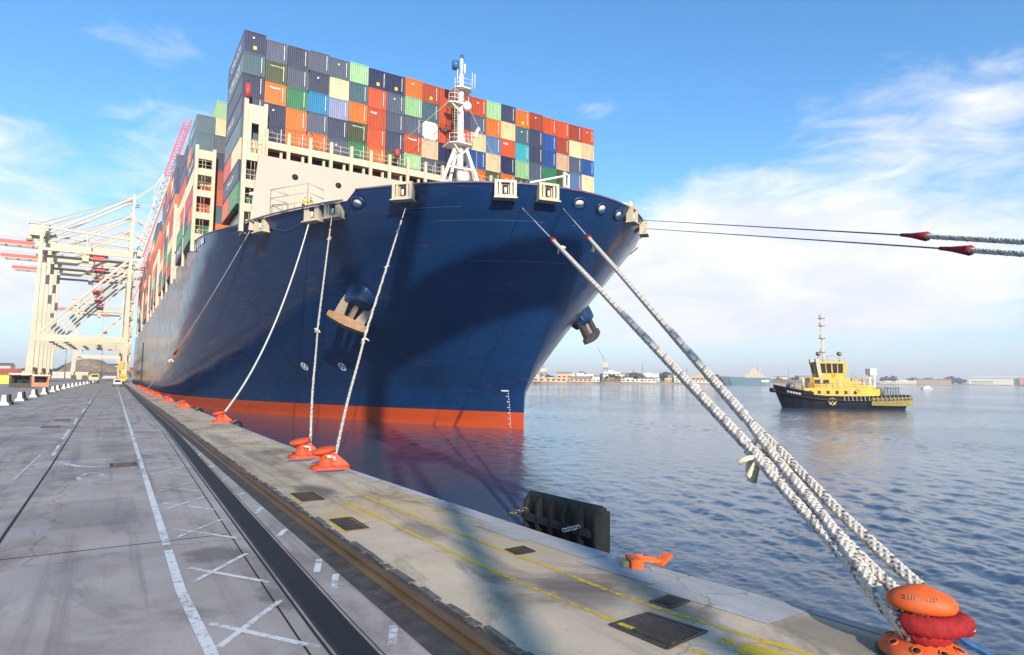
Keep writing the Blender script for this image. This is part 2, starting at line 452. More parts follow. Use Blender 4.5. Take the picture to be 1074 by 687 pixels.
M['rope'] = rope_mat('white_plaited_rope', (.74, .67, .58), (.62, .54, .45), (.36, .29, .24), 34)
M['rope_dark'] = rope_mat('dark_rope_yarn', (.34, .28, .25), (.20, .17, .16), (.09, .08, .08), 34)
M['rope_black'] = rope_mat('black_rope_yarn', (.30, .25, .235), (.18, .15, .14), (.05, .045, .045), 34)
M['fray'] = rope_mat('frayed_rope', (.82, .74, .52), (.74, .64, .44), (.55, .46, .3), 30)


# ------------------------------------------------------------------ helpers
class MB:
    def __init__(s):
        s.v = []; s.f = []; s.mi = []; s.smooth = []
        s.cm = 0

    def add(s, vs, fs, smooth=False):
        o = len(s.v)
        s.v += [tuple(v) for v in vs]
        for f in fs:
            s.f.append(tuple(i + o for i in f)); s.mi.append(s.cm); s.smooth.append(smooth)
        return s

    def box(s, c, d, rz=0.0, mtx=None):
        hx, hy, hz = d[0] / 2, d[1] / 2, d[2] / 2
        vs = [Vector((x, y, z)) for x in (-hx, hx) for y in (-hy, hy) for z in (-hz, hz)]
        if mtx is not None: vs = [mtx @ v + Vector(c) for v in vs]
        else:
            R = Matrix.Rotation(rz, 3, 'Z'); vs = [R @ v + Vector(c) for v in vs]
        return s.add(vs, [(0, 1, 3, 2), (4, 6, 7, 5), (0, 4, 5, 1), (2, 3, 7, 6), (0, 2, 6, 4), (1, 5, 7, 3)])

    def bx(s, x0, x1, y0, y1, z0, z1):
        return s.box(((x0 + x1) / 2, (y0 + y1) / 2, (z0 + z1) / 2), (x1 - x0, y1 - y0, z1 - z0))

    def beam(s, p, q, w, h=None, w2=None, h2=None, upv=(0, 0, 1)):
        """box beam from p to q, optional taper"""
        h = w if h is None else h
        w2 = w if w2 is None else w2; h2 = h if h2 is None else h2
        p, q = Vector(p), Vector(q); d = (q - p).normalized(); U = Vector(upv)
        if abs(d.dot(U)) > .97: U = Vector((0, 1, 0))
        a = d.cross(U).normalized(); b = a.cross(d)
        vs = []
        for P, ww, hh in ((p, w, h), (q, w2, h2)):
            for sx, sy in ((-1, -1), (1, -1), (1, 1), (-1, 1)):
                vs.append(P + a * sx * ww / 2 + b * sy * hh / 2)
        return s.add(vs, [(3, 2, 1, 0), (4, 5, 6, 7), (0, 1, 5, 4), (1, 2, 6, 5), (2, 3, 7, 6), (3, 0, 4, 7)])

    def tube(s, path, r, n=8, cap=True):
        path = [Vector(p) for p in path]
        rs = r if isinstance(r, (list, tuple)) else [r] * len(path)
        vs = []; prev = None
        for i, p in enumerate(path):
            d = (path[min(i + 1, len(path) - 1)] - path[max(i - 1, 0)]).normalized()
            if prev is None:
                a = d.orthogonal().normalized()
            else:
                a = (prev - d * prev.dot(d)).normalized()
            prev = a; b = d.cross(a)
            for k in range(n):
                t = 2 * PI * k / n
                vs.append(p + (a * math.cos(t) + b * math.sin(t)) * rs[i])
        fs = []
        for i in range(len(path) - 1):
            for k in range(n):
                k2 = (k + 1) % n
                fs.append((i * n + k, i * n + k2, (i + 1) * n + k2, (i + 1) * n + k))
        if cap:
            fs.append(tuple(range(n - 1, -1, -1))); fs.append(tuple(range((len(path) - 1) * n, len(path) * n)))
        return s.add(vs, fs, True)

    def lathe(s, prof, n=32, c=(0, 0, 0), sx=1.0, sy=1.0, rz=0.0, mtx=None):
        vs = []
        for r, z in prof:
            for k in range(n):
                t = 2 * PI * k / n
                v = Vector((r * math.cos(t) * sx, r * math.sin(t) * sy, z))
                v = (mtx @ v) if mtx is not None else (Matrix.Rotation(rz, 3, 'Z') @ v)
                vs.append(v + Vector(c))
        fs = []
        for i in range(len(prof) - 1):
            for k in range(n):
                k2 = (k + 1) % n
                fs.append((i * n + k, i * n + k2, (i + 1) * n + k2, (i + 1) * n + k))
        fs.append(tuple(range(n - 1, -1, -1))); fs.append(tuple(range((len(prof) - 1) * n, len(prof) * n)))
        return s.add(vs, fs, True)

    def prism(s, pts, z0, z1):
        """polygon (ccw xy) extruded in z"""
        n = len(pts)
        vs = [(x, y, z0) for x, y in pts] + [(x, y, z1) for x, y in pts]
        fs = [tuple(range(n - 1, -1, -1)), tuple(range(n, 2 * n))] + [(i, (i + 1) % n, n + (i + 1) % n, n + i) for i in range(n)]
        return s.add(vs, fs)

    def sheet(s, pts, z):
        return s.add([(x, y, z) for x, y in pts], [tuple(range(len(pts)))])

    def mesh(s, name, mats):
        me = bpy.data.meshes.new(name)
        me.from_pydata(s.v, [], s.f)
        for m in (mats if isinstance(mats, (list, tuple)) else [mats]):
            me.materials.append(m)
        me.polygons.foreach_set('material_index', s.mi)
        me.polygons.foreach_set('use_smooth', s.smooth)
        me.update()
        return me

    def build(s, name, mats, parent=None, loc=None):
        o = bpy.data.objects.new(name, s.mesh(name, mats))
        col.objects.link(o)
        if parent is not None: o.parent = parent
        if loc is not None: o.location = loc
        return o


def link(name, me, parent=None, loc=None):
    o = bpy.data.objects.new(name, me); col.objects.link(o)
    if parent is not None: o.parent = parent
    if loc is not None: o.location = loc
    return o


def tag(o, label=None, cat=None, group=None, kind=None):
    if label: o['label'] = label
    if cat: o['category'] = cat
    if group: o['group'] = group
    if kind: o['kind'] = kind
    return o


def empty(name, loc=(0, 0, 0), rz=0.0, label=None, cat=None, group=None):
    o = bpy.data.objects.new(name, None); col.objects.link(o)
    o.location = loc; o.rotation_euler = (0, 0, rz); o.empty_display_size = .3
    return tag(o, label, cat, group)


def copy_tree(o, parent=None):
    c = o.copy(); col.objects.link(c)
    if parent is not None: c.parent = parent
    for ch in [x for x in o.children]:
        copy_tree(ch, c)
    return c


def struct(name, mb, m):
    return tag(mb.build(name, m), kind='structure')


def text_mesh(txt, size, extrude=.01):
    cu = bpy.data.curves.new('lettering', 'FONT'); cu.body = txt; cu.size = size; cu.extrude = extrude
    cu.align_x = 'CENTER'; cu.align_y = 'CENTER'; cu.resolution_u = 2
    o = bpy.data.objects.new('lettering', cu)
    me = bpy.data.meshes.new_from_object(o)
    bpy.data.objects.remove(o); bpy.data.curves.remove(cu)
    me.materials.clear(); me.materials.append(M['lettering'])
    return me


def polar(az_deg, d, z=0.0):
    a = math.radians(az_deg)
    return Vector((math.sin(a) * d, math.cos(a) * d, z))


ORD = ['first', 'second', 'third', 'fourth', 'fifth', 'sixth', 'seventh', 'eighth', 'ninth', 'tenth', 'eleventh', 'twelfth', 'thirteenth', 'fourteenth',
       'fifteenth', 'sixteenth', 'seventeenth', 'eighteenth', 'nineteenth', 'twentieth', 'twenty-first']

# ------------------------------------------------------------------ ground, quay, water
EDGE = [(8.9, -60), (8.7, -20), (8.45, -8), (8.25, 0), (8.1, 4.3), (7.92, 5.2), (7.75, 6.3), (7.5, 7.7), (7.3, 9.2), (7.18, 11.3), (6.95, 15.2), (6.7, 20), (6.55, 30), (6.5, 39),
        (6.2, 65), (6.0, 110), (6.0, 165), (6.0, 700), (6.0, 2500)]


def bend(y):
    """how far the cope line swings seaward towards the camera, 0 at y = 20"""
    ks = [(-60, 3.0), (-8, 2.2), (0, 1.85), (4.3, 1.42), (6, 1.15), (7.5, .92), (9.5, .68), (11.5, .52), (15, .28), (20, 0), (3000, 0)]
    for (a, va), (b, vb) in zip(ks, ks[1:]):
        if y <= b: return va + (vb - va) * (y - a) / (b - a)
    return 0


def bx_(x, y):
    return x + min(1, max(0, (x - 3.0) / 3.6)) * bend(y)


def edge_x(y):
    for (a, ya), (b, yb) in zip(EDGE, EDGE[1:]):
        if y <= yb: return a + (b - a) * (y - ya) / (yb - ya)
    return EDGE[-1][0]


ground = MB()
rows = [(-4000, y) for y in (0,)]
vs = []
for (x, y) in EDGE:
    vs.append((-4000, y, 0)); vs.append((x, y, 0))
fs = [(2 * i, 2 * i + 1, 2 * i + 3, 2 * i + 2) for i in range(len(EDGE) - 1)]
ground.add(vs, fs)
struct('quay_apron', ground, M['apron'])

w = MB()
for (x, y), (x2, y2) in zip(EDGE, EDGE[1:]):
    w.add([(x, y, -8), (x2, y2, -8), (x2, y2, -.001), (x, y, -.001)], [(3, 2, 1, 0)])
struct('quay_wall', w, M['wall'])

def make_water():
    """one sheet of real wavelets, finely meshed round the quay corner and coarser with distance"""
    rng = np.random.default_rng(5)
    na = 900
    rs = [4.0]
    while rs[-1] < 330: rs.append(rs[-1] * 1.0052)
    while rs[-1] < 9000: rs.append(rs[-1] * 1.25)
    rs = np.array(rs); nr = len(rs)
    an = np.radians(np.concatenate([np.linspace(-40, 2, 30, endpoint=False), np.linspace(2, 84, na), np.linspace(84, 200, 60)[1:]]))
    na = len(an)
    Rg, Ag = np.meshgrid(rs, an, indexing='ij')
    X = 2.0 + Rg * np.sin(Ag); Y = Rg * np.cos(Ag)
    sp = np.gradient(rs)[:, None] * np.ones_like(Ag)
    sp = np.maximum(sp, Rg * np.radians(.1))
    Zw = np.zeros_like(X)
    fine = (Rg < 330)
    # slow patches: gusts roughen the water here and leave it slick there
    patch = np.zeros_like(X)
    for k in range(7):
        lam = rng.uniform(14, 55); th = rng.uniform(0, math.pi); ph = rng.uniform(0, 6.28)
        patch += np.sin(2 * np.pi / lam * (X * np.cos(th) + Y * np.sin(th) * 1.6) + ph)
    patch = np.clip(.72 + .17 * patch, .35, 1.25)
    # lee of the ship and of the quay wall
    hullx = 37.8 - 29.0 * np.sqrt(np.clip((Y - 40) / 50, 0, 1))
    lee = np.clip((X - 12) / 20 + np.clip((30 - Y) / 22, 0, 1) * .5, .30, 1)
    lee = np.where(X > 42, 1, lee)
    wind = 2.35
    for k in range(90):
        lam = .26 * (2.6 / .26) ** (rng.random() ** 1.3)
        th = wind + rng.normal(0, .7); kx = 2 * np.pi / lam
        amp = .0047 * lam ** .82 * rng.uniform(.6, 1.3)
        ph = rng.uniform(0, 6.28)
        keep = np.clip((lam / sp - 1.9) / 1.6, 0, 1)
        w1 = np.sin(kx * (X * np.cos(th) + Y * np.sin(th)) + ph + .7 * np.sin(kx * .31 * (X * np.sin(th) - Y * np.cos(th)) + ph * 3))
        Zw += amp * keep * (w1 + .25 * w1 * np.abs(w1)) * .62
    Zw *= patch * lee * fine
    co = np.stack([X, Y, ZW + Zw], -1).reshape(-1, 3).astype(np.float32)
    i = np.arange((nr - 1) * (na - 1)); r_ = i // (na - 1); a_ = i % (na - 1); q = r_ * na + a_
    quads = np.stack([q, q + na, q + na + 1, q + 1], 1).astype(np.int32)
    me = bpy.data.meshes.new('water')
    me.vertices.add(len(co)); me.vertices.foreach_set('co', co.ravel())
    me.loops.add(quads.size); me.loops.foreach_set('vertex_index', quads.ravel())
    me.polygons.add(len(quads)); me.polygons.foreach_set('loop_start', np.arange(len(quads), dtype=np.int32) * 4)
    me.polygons.foreach_set('use_smooth', np.ones(len(quads), dtype=bool))
    me.update(calc_edges=True); me.validate()
    me.materials.append(M['water'])
    o = bpy.data.objects.new('water', me); col.objects.link(o)
    tag(o, kind='structure')


make_water()

ys_fine = [-8, -4, -1, 1, 2.5, 4.3, 5.2, 6.3, 7.7, 9.2, 11.3, 13, 15.2, 17.5, 20, 25, 30, 39, 50, 65, 90, 120, 165, 260, 420, 700]


def strip(mb, fx0, fx1, z, ys=ys_fine):
    for a, b in zip(ys, ys[1:]):
        mb.add([(fx0(a), a, z), (fx1(a), a, z), (fx1(b), b, z), (fx0(b), b, z)], [(0, 1, 2, 3)])
    return mb


# warm stained deck between the crane rail and the cope
struct('quay_deck', strip(MB(), lambda y: bx_(3.72, y), lambda y: edge_x(y) - .02, .004), M['deck'])
# pale cope slabs, wide near the camera, a thin line further away
cope = MB()
slabs = [(3.1, 5.05, .16), (5.09, 6.9, .95), (6.94, 8.4, .8), (8.44, 9.95, .58), (9.98, 11.4, .75), (11.44, 14.3, .42), (14.34, 20, .24), (20.05, 30, .2), (30.1, 45, .2), (45.1, 70, .2), (70.1, 120, .22), (120.2, 300, .22)]
for a, b, wd in slabs:
    cope.add([(edge_x(a) - wd, a, .012), (edge_x(a) - .005, a, .012), (edge_x(b) - .005, b, .012), (edge_x(b) - wd, b, .012)], [(0, 1, 2, 3)])
struct('cope_slabs', cope, M['cope'])

# cable slot cover: a black belt lying proud of the slab with steel edges
cab = MB()
def slot_c(y): return 2.40 + max(0, min(1, (y - 8) / 30)) * .42
for a, b in zip(ys_fine, ys_fine[1:]):
    for (o0, o1, z) in ((-.20, .20, .03),):
        x0a, x1a, x0b, x1b = slot_c(a) + o0, slot_c(a) + o1, slot_c(b) + o0, slot_c(b) + o1
        cab.add([(x0a, a, .004), (x0a + .03, a, z), (x1a - .03, a, z), (x1a, a, .004), (x0b, b, .004), (x0b + .03, b, z), (x1b - .03, b, z), (x1b, b, .004)],
                [(0, 1, 5, 4), (1, 2, 6, 5), (2, 3, 7, 6)])
struct('cable_slot_cover', cab, M['black'])
je = MB()
strip(je, lambda y: slot_c(y) - .27, lambda y: slot_c(y) - .235, .006)
strip(je, lambda y: slot_c(y) - .46, lambda y: slot_c(y) - .435, .006)
strip(je, lambda y: slot_c(y) + .235, lambda y: slot_c(y) + .25, .006)
strip(je, lambda y: -1.60 - .35 * min(1, max(0, (y - 25) / 60)), lambda y: -1.545 - .35 * min(1, max(0, (y - 25) / 60)), .004)
for yj in (13.2, 27.5, 42, 58, 80, 110, 150):
    je.add([(-60, yj, .004), (2.0, yj, .004), (2.0, yj + .035, .004), (-60, yj + .035, .004)], [(0, 1, 2, 3)])
struct('slab_joints', je, M['dark'])

# crane rail in its pit
pit = strip(MB(), lambda y: bx_(3.06, y), lambda y: bx_(3.70, y), .008)
struct('rail_pit', pit, mat('rail_pit_dirt', (.045, .04, .038), .9, .5, 3, dirt=(.14, .11, .08), dirt_amt=.8, dscale=2.5, bump=.02))
rail = MB()
for a, b in zip(ys_fine, ys_fine[1:]):
    pr = [(-.16, .010), (-.16, .03), (-.05, .05), (-.06, .10), (.06, .10), (.05, .05), (.16, .03), (.16, .010)]
    vs = [(bx_(3.45, yy) + px, yy, z) for yy in (a, b) for px, z in pr]
    rail.add(vs, [(i, i + 1, i + 9, i + 8) for i in range(7)])
rl = struct('crane_rail', rail, mat('rusty_rail_steel', (.17, .10, .045), .5, .35, 4, metal=.35, dirt=(.07, .05, .04), dirt_amt=.7, dscale=2, stretch=(1, .2, 1)))
# crumbling mortar lip beside the rail
lip = MB()
y = -6.0
while y < 70:
    L_ = random.uniform(.12, .5) * (1 + max(0, y) / 20)
    x0 = bx_(3.70, y) + random.uniform(-.03, .03)
    lip.box((x0, y + L_ / 2, random.uniform(.0, .012)), (random.uniform(.05, .13), L_, .04), rz=random.uniform(-.06, .06))
    y += L_ * random.uniform(1.0, 1.6)
struct('mortar_lip', lip, mat('mortar', (.10, .095, .085), .95, .5, 6, dirt=(.25, .22, .18), dirt_amt=.6, dscale=5))

# ------------------------------------------------------------------ painted markings
def seg(mb, p, q, wd, z):
    p, q = Vector(p).to_2d(), Vector(q).to_2d(); d = (q - p).normalized(); n = Vector((-d.y, d.x)) * wd / 2
    mb.add([(p.x - n.x, p.y - n.y, z), (q.x - n.x, q.y - n.y, z), (q.x + n.x, q.y + n.y, z), (p.x + n.x, p.y + n.y, z)], [(0, 1, 2, 3)])


wm = MB()
wl = [-6, 0, 3, 6, 7.8, 10.1, 12.5, 12.9, 16, 20, 26, 34, 50, 80, 120, 171, 300]
for a, b in zip(wl, wl[1:]):
    if (a, b) == (12.5, 12.9): continue
    xa = 1.05 if a < 9 else .95; xb = 1.05 if b < 9 else .95
    seg(wm, (xa, a, 0), (xb, b, 0), .13, .008)
seg(wm, (-1.75, 29, 0), (-1.8, 33, 0), .1, .008); seg(wm, (-1.85, 36, 0), (-1.88, 42, 0), .12, .008); seg(wm, (-1.9, 47, 0), (-1.95, 53, 0), .12, .008)
seg(wm, (-1.95, 60, 0), (-2.0, 68, 0), .12, .008); seg(wm, (-2.0, 78, 0), (-2.1, 90, 0), .14, .008)
seg(wm, (-9.5, 55, 0), (-6.0, 66, 0), .14, .008); seg(wm, (-6.5, 64, 0), (-3.5, 74, 0), .14, .008)
struct('lane_line', wm, M['wpaint'])
hm = MB()
for y0 in (7.45, 10.05, 13.0, 15.9, 18.5, 21.8, 25.0, 28.6, 33):
    seg(hm, (1.15, y0 + 1.15, 0), (2.08, y0 - .2, 0), .085, .012)
    seg(hm, (1.13, y0 + .35, 0), (2.06, y0 + 1.55, 0), .085, .016)
    if y0 > 20: seg(hm, (1.05, y0 + .3, 0), (1.9, y0 + .35, 0), .09, .0085)
for y0 in (6.9, 9.1, 10.0, 12.6, 14.9, 17.4, 19.9, 23, 26.5, 31):
    seg(hm, (bx_(2.80, y0), y0, 0), (bx_(3.02, y0), y0 + random.uniform(.2, .7), 0), .1, .008)
struct('hatch_marking', hm, paint_mat('worn_hatch_paint', (.82, .82, .81), -.035))
fm = MB()
for i in range(6):
    seg(fm, (-2.4 + .03 * i, 23 + i * 1.1, 0), (-1.95, 23 + i * 1.1, 0), .12, .008)
seg(fm, (-2.25, 22.5, 0), (-2.15, 29.5, 0), .06, .009)
for k in range(9):
    seg(fm, (-1.4 + .18 * k, 25.9 - .22 * k + .05 * (k - 4) ** 2, 0), (-1.2 + .18 * k, 25.7 - .22 * k + .05 * (k - 3) ** 2, 0), .22, .008)
for k in range(5):
    a0, a1 = k * 1.0, k * 1.0 + .9
    seg(fm, (-.4 + .32 * math.cos(a0), 22.4 + 1.0 * math.sin(a0), 0), (-.4 + .32 * math.cos(a1), 22.4 + 1.0 * math.sin(a1), 0), .11, .010)
seg(fm, (-3.8, 22.8, 0), (-2.6, 23.2, 0), .1, .008)
for (x, y) in ((-4.4, 75), (-3.0, 78), (-4.2, 98), (-2.2, 101)):
    seg(fm, (x, y, 0), (x + .9, y + 2, 0), .35, .008)
struct('faded_marking', fm, M['wfaint'])
ym = MB()
A = [(5.45, 16.9), (5.49, 16.55), (5.73, 11.8), (6.03, 8.51), (6.1, 7.2), (6.2, 6.3), (6.39, 5.34), (6.67, 4.14), (7.0, 2.6)]
B = [(4.85, 15.54), (5.01, 11.76), (5.12, 9.48), (5.25, 7.77), (5.44, 5.97), (5.7, 4.6), (6.0, 3.2)]
for a, b in zip(A, A[1:]): seg(ym, a + (0,), b + (0,), .085, .010)
for a, b in zip(B, B[1:]): seg(ym, a + (0,), b + (0,), .085, .010)
for (x0, y0, w_, h_) in ((3.98, 16.3, .62, 1.4), (3.95, 12.9, .5, 1.3)):
    x0 = bx_(x0 - .1, y0)
    for s_ in range(2): seg(ym, (x0 + s_ * w_, y0 - h_ / 2, 0), (x0 + s_ * w_, y0 + h_ / 2, 0), .06, .010)
    for s_ in (-1, 1): seg(ym, (x0, y0 + s_ * h_ / 2, 0), (x0 + w_, y0 + s_ * h_ / 2, 0), .06, .013)
struct('yellow_line', ym, M['ypaint'])
# walking-person symbol lying between the two yellow lines, head away from the water stairs
pm = MB()
o = Vector((6.12, 5.02)); ax = Vector((.30, -.954)); ay = Vector((.954, .30))
def pp(u, v): q = o + ax * u + ay * v; return (q.x, q.y)
pm.sheet([pp(.11 * math.cos(t * PI / 8), .11 * math.sin(t * PI / 8)) for t in range(16)], .011)
pm.sheet([pp(.14, -.10), pp(.20, -.18), pp(.62, -.12), pp(.66, .13), pp(.20, .14), pp(.14, .08)], .011)
pm.sheet([pp(.2, .145), pp(.26, .15), pp(.50, .30), pp(.64, .28), pp(.66, .34), pp(.47, .38)], .011)
pm.sheet([pp(.2, -.185), pp(.48, -.33), pp(.66, -.27), pp(.63, -.21), pp(.48, -.25), pp(.26, -.18)], .011)
pm.sheet([pp(.665, .0), pp(.665, .13), pp(1.0, .22), pp(1.35, .34), pp(1.38, .24), pp(1.02, .10)], .011)
pm.sheet([pp(.665, -.12), pp(.665, -.01), pp(1.0, -.08), pp(1.32, -.30), pp(1.25, -.36), pp(.98, -.2)], .011)
struct('pedestrian_marking', pm, M['ypaint'])
bm_ = MB()
for (x, y, L_) in ((6.0, 20.45, .5), (5.75, 23.4, .35)):
    bm_.sheet([(x - .45, y - L_ / 2), (x + .4, y - L_ / 2 - .1), (x + .55, y + L_ / 2 - .1), (x - .3, y + L_ / 2)], .010)
struct('blue_marking', bm_, M['bpaint'])

rp = MB()
for (x0, x1, y0, y1) in ((-4.6, -2.9, 9.5, 13.0), (-.9, .6, 15.2, 18.4), (-3.6, -2.2, 19.5, 22.0), (-7.5, -4.0, 26, 31), (-.3, .7, 36, 44), (-6.5, -3.2, 46, 58)):
    rp.add([(x0, y0, .0025), (x1, y0 + .05, .0025), (x1 - .04, y1, .0025), (x0 + .03, y1, .0025)], [(0, 1, 2, 3)])
struct('repair_patch', rp, M['patch'])
# pit covers, drains
coverm = mat('iron_cover', (.075, .055, .042), .6, .4, 9, metal=.4, dirt=(.16, .11, .08), dirt_amt=.7, dscale=4)
gratem = mat('iron_bars', (.075, .06, .05), .5, .3, 9, metal=.5)


def cover(pts, label, grate=None, nb=15):
    c = Vector((sum(p[0] for p in pts) / 4, sum(p[1] for p in pts) / 4, 0))
    e = empty('pit_cover', c, 0, label, 'pit cover', 'iron pit covers in the quay deck')
    loc = [(p[0] - c.x, p[1] - c.y) for p in pts]
    f = MB(); f.sheet(loc, .009); f.build('cover_plate', coverm, e)
    fr = MB()
    for i in range(4):
        a, b = loc[i], loc[(i + 1) % 4]
        fr.beam((a[0], a[1], .012), (b[0], b[1], .012), .04, .012)
    fr.build('cover_frame', gratem, e)
    g = MB(); a, b, c_, d = [Vector(q) for q in loc]
    f0, f1 = (grate or (0.08, .92))
    for k in range(nb):
        t = f0 + (f1 - f0) * (k + .5) / nb
        p = a.lerp(b, t).lerp(d.lerp(c_, t), .12); q = a.lerp(b, t).lerp(d.lerp(c_, t), .88)
        g.beam((p.x, p.y, .016), (q.x, q.y, .016), .016, .01)
    g.build('grate', gratem, e)
    return e


cover([(5.29, 6.07), (5.38, 5.22), (6.16, 5.33), (5.99, 6.12)], 'large rusty iron grating in the quay deck beside the yellow walkway lines', (.3, .95))
cover([(6.30, 6.41), (6.36, 6.1), (6.77, 6.15), (6.71, 6.46)], 'small dark iron cover between the large grating and the water', nb=6)
cover([(5.97, 9.61), (5.98, 9.23), (6.35, 9.25), (6.36, 9.63)], 'small brown iron cover beside the pale cope slab near the fender', nb=5)
cover([(bx_(3.95, 16.3), 16.9), (bx_(3.95, 16.3), 15.7), (bx_(4.45, 16.3), 15.7), (bx_(4.45, 16.3), 16.9)], 'iron cover in a yellow painted frame, nearer to the twin bollards', nb=5)
cover([(bx_(3.9, 12.9), 13.45), (bx_(3.9, 12.9), 12.35), (bx_(4.3, 12.9), 12.35), (bx_(4.3, 12.9), 13.45)], 'iron cover in a yellow painted frame beside the rusty rail', nb=5)
cover([(.06, 25.5), (.06, 24.5), (.8, 24.5), (.8, 25.5)], 'dark slot drain in the roadway left of the white lane line', nb=7)
cover([(-3.3, 45.5), (-3.3, 44), (-2.5, 44), (-2.5, 45.5)], 'dark drain cover in the roadway left of the joint, nearer one', nb=5)
cover([(-3.1, 52), (-3.1, 50.2), (-2.3, 50.2), (-2.3, 52)], 'dark drain cover in the roadway left of the joint, farther one', nb=5)

# ------------------------------------------------------------------ the ship
CX, HB, ZT = 37.8, 29.0, 20.8


def ystem(z):
    t = min(1, max(0, (z - 1.5) / (ZT - 1.5)))
    return 57.3 - 10.3 * t


def half(y, z):
    w_ = min(1, max(0, (z - ZW) / (ZT - ZW)))
    g = w_ ** 1.3
    L_ = 105 - 55 * w_
    t = min(1, max(0, (y - ystem(z)) / L_))
    return HB * (1 - (1 - t) ** 2) ** (1 / (1.0 + g))


def ztop(y):
    if y < 60.2: return 21.2
    if y < 78: return 20.35
    return 20.35 + 2.25 * min(1, (y - 78) / 27)


def hull_normal(y, z, side=-1):
    e = .05
    def P(yy, zz): return Vector((CX + side * half(yy, zz), yy, zz))
    a = P(y + e, z) - P(y - e, z); b = P(y, z + e) - P(y, z - e)
    n = a.cross(b).normalized()
    if n.x * side < 0: n = -n
    return n


ship = empty('container_ship', (CX, 57, ZW), 0, 'huge dark blue container ship with red waterline band moored bow towards us', 'ship')


def shp(mb, name, m, parent=None):
    """part built in world coordinates under the ship (or one of its parts, which sit at the ship's own origin)"""
    me = mb.mesh(name, m)
    o = bpy.data.objects.new(name, me); col.objects.link(o)
    p = parent or ship
    o.parent = p
    if p is ship:
        o.location = (-CX, -57, -ZW)
    return o


SS = [(i / 46) ** 2.0 * 70 for i in range(47)] + [80, 95, 110, 130, 160, 200, 250, 300, 345]
zA = [-5.0, -3.2, ZW, -1.8, -1.1, -.65]
zB = [-.65, .3, 1.0, 1.5, 2.2, 3, 4, 5.2, 6.5, 8, 9.5, 11, 12.5, 14, 15.5, 17, 18.5, 19.6]


def hull_rows(zs, top=False):
    mb = MB()
    rows = list(zs) + (['top'] if top else [])
    n = len(SS); vs = []
    for z in rows:
        line = []
        for s_ in SS:
            if z == 'top':
                y = ystem(ZT) + s_; zz = ztop(y); b = half(y, min(zz, ZT))
                if zz > ZT: b = half(y, ZT)
            else:
                zz = z; y = ystem(z) + s_; b = half(y, z)
            line.append((b, y, zz))
        vs += [(CX - b, y, zz) for b, y, zz in reversed(line)] + [(CX + b, y, zz) for b, y, zz in line[1:]]
    W_ = 2 * n - 1
    fs = []
    for j in range(len(rows) - 1):
        for i in range(W_ - 1):
            a = j * W_ + i
            fs.append((a, a + 1, a + W_ + 1, a + W_))
        fs.append((j * W_ + W_ - 1, j * W_, (j + 1) * W_, (j + 1) * W_ + W_ - 1))   # transom
    mb.add(vs, fs, True)
    return mb


shp(hull_rows(zB, True), 'hull', M['hull'])
shp(hull_rows(zA), 'boot_topping', M['boot'])
dk = MB()
ln = [(half(ystem(19.3) + s_, 19.3) - .05, ystem(19.3) + s_ + .1) for s_ in SS[1:]]
for (b, y), (b2, y2) in zip(ln, ln[1:]):
    dk.add([(CX - b, y, 19.3), (CX + b, y, 19.3), (CX + b2, y2, 19.3), (CX - b2, y2, 19.3)], [(0, 1, 2, 3)])
shp(dk, 'deck', mat('ship_deck_paint', (.25, .09, .06), .7, .2))
rimp = []
rim = MB()
for side in (-1, 1):
    path = []
    for s_ in SS[:47]:
        y = ystem(ZT) + s_; path.append((CX + side * half(y, ZT), y, ztop(y) + .02))
    k = next(i for i, p in enumerate(path) if p[1] >= 60.2)
    rim.tube(path[:k], .11, 6); rim.tube(path[k:], .09, 6)
shp(rim, 'bulwark_rail', mat('rail_edge_highlight', (.14, .11, .19), .5, .2))  # pinkish edge highlight put into the rail colour

# fairleads: cream roller boxes let into the bulwark
def fairlead(y, side=-1, zc=None, w_=2.05, h_=1.65, roller=True, yb=None):
    zc = (ztop(y) - .62) if zc is None else zc
    n = hull_normal(y, zc - .3, side); n.z = 0; n.normalize()
    t = Vector((0, 0, 1)).cross(n)
    P = Vector((CX + side * half(y, min(zc, ZT)), y, zc)) + n * .02
    R = Matrix((t, n, Vector((0, 0, 1)))).transposed()      # local x along hull, y outwards, z up
    mb = MB()
    def bxl(c, d): mb.box(P + R @ Vector(c), d, mtx=R)
    for s_ in (-1, 1):
        bxl((s_ * (w_ / 2 - .14), .12, 0), (.28, .7, h_))
        bxl((s_ * .52, .2, 0), (.2, .44, h_ - .5))
    bxl((0, .12, h_ / 2 - .12), (w_ - .56, .7, .24)); bxl((0, .12, -h_ / 2 + .12), (w_ - .56, .7, .24))
    bxl((0, .22, -h_ / 2 - .06), (w_ + .15, 1.0, .12))
    f = shp(mb, 'fairlead', M['cream'])
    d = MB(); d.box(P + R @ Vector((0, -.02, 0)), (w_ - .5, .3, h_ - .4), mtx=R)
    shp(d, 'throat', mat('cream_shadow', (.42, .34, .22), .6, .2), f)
    e = MB(); e.box(P + R @ Vector((0, .16, 0)), (.5, .12, .8), mtx=R)
    shp(e, 'hawse_opening', M['dark'], f)
    if roller:
        r_ = MB()
        r_.tube([P + R @ Vector((0, .30, -.42)), P + R @ Vector((0, .30, .12))], .13, 10)
        shp(r_, 'roller', M['white'], f)
    return P


for y in (72.8, 64.6, 62.1, 54.9, 49.0, 47.6):
    fairlead(y)
fairlead(49.2, 1, w_=1.7)
fairlead(52.6, 1, w_=1.7)
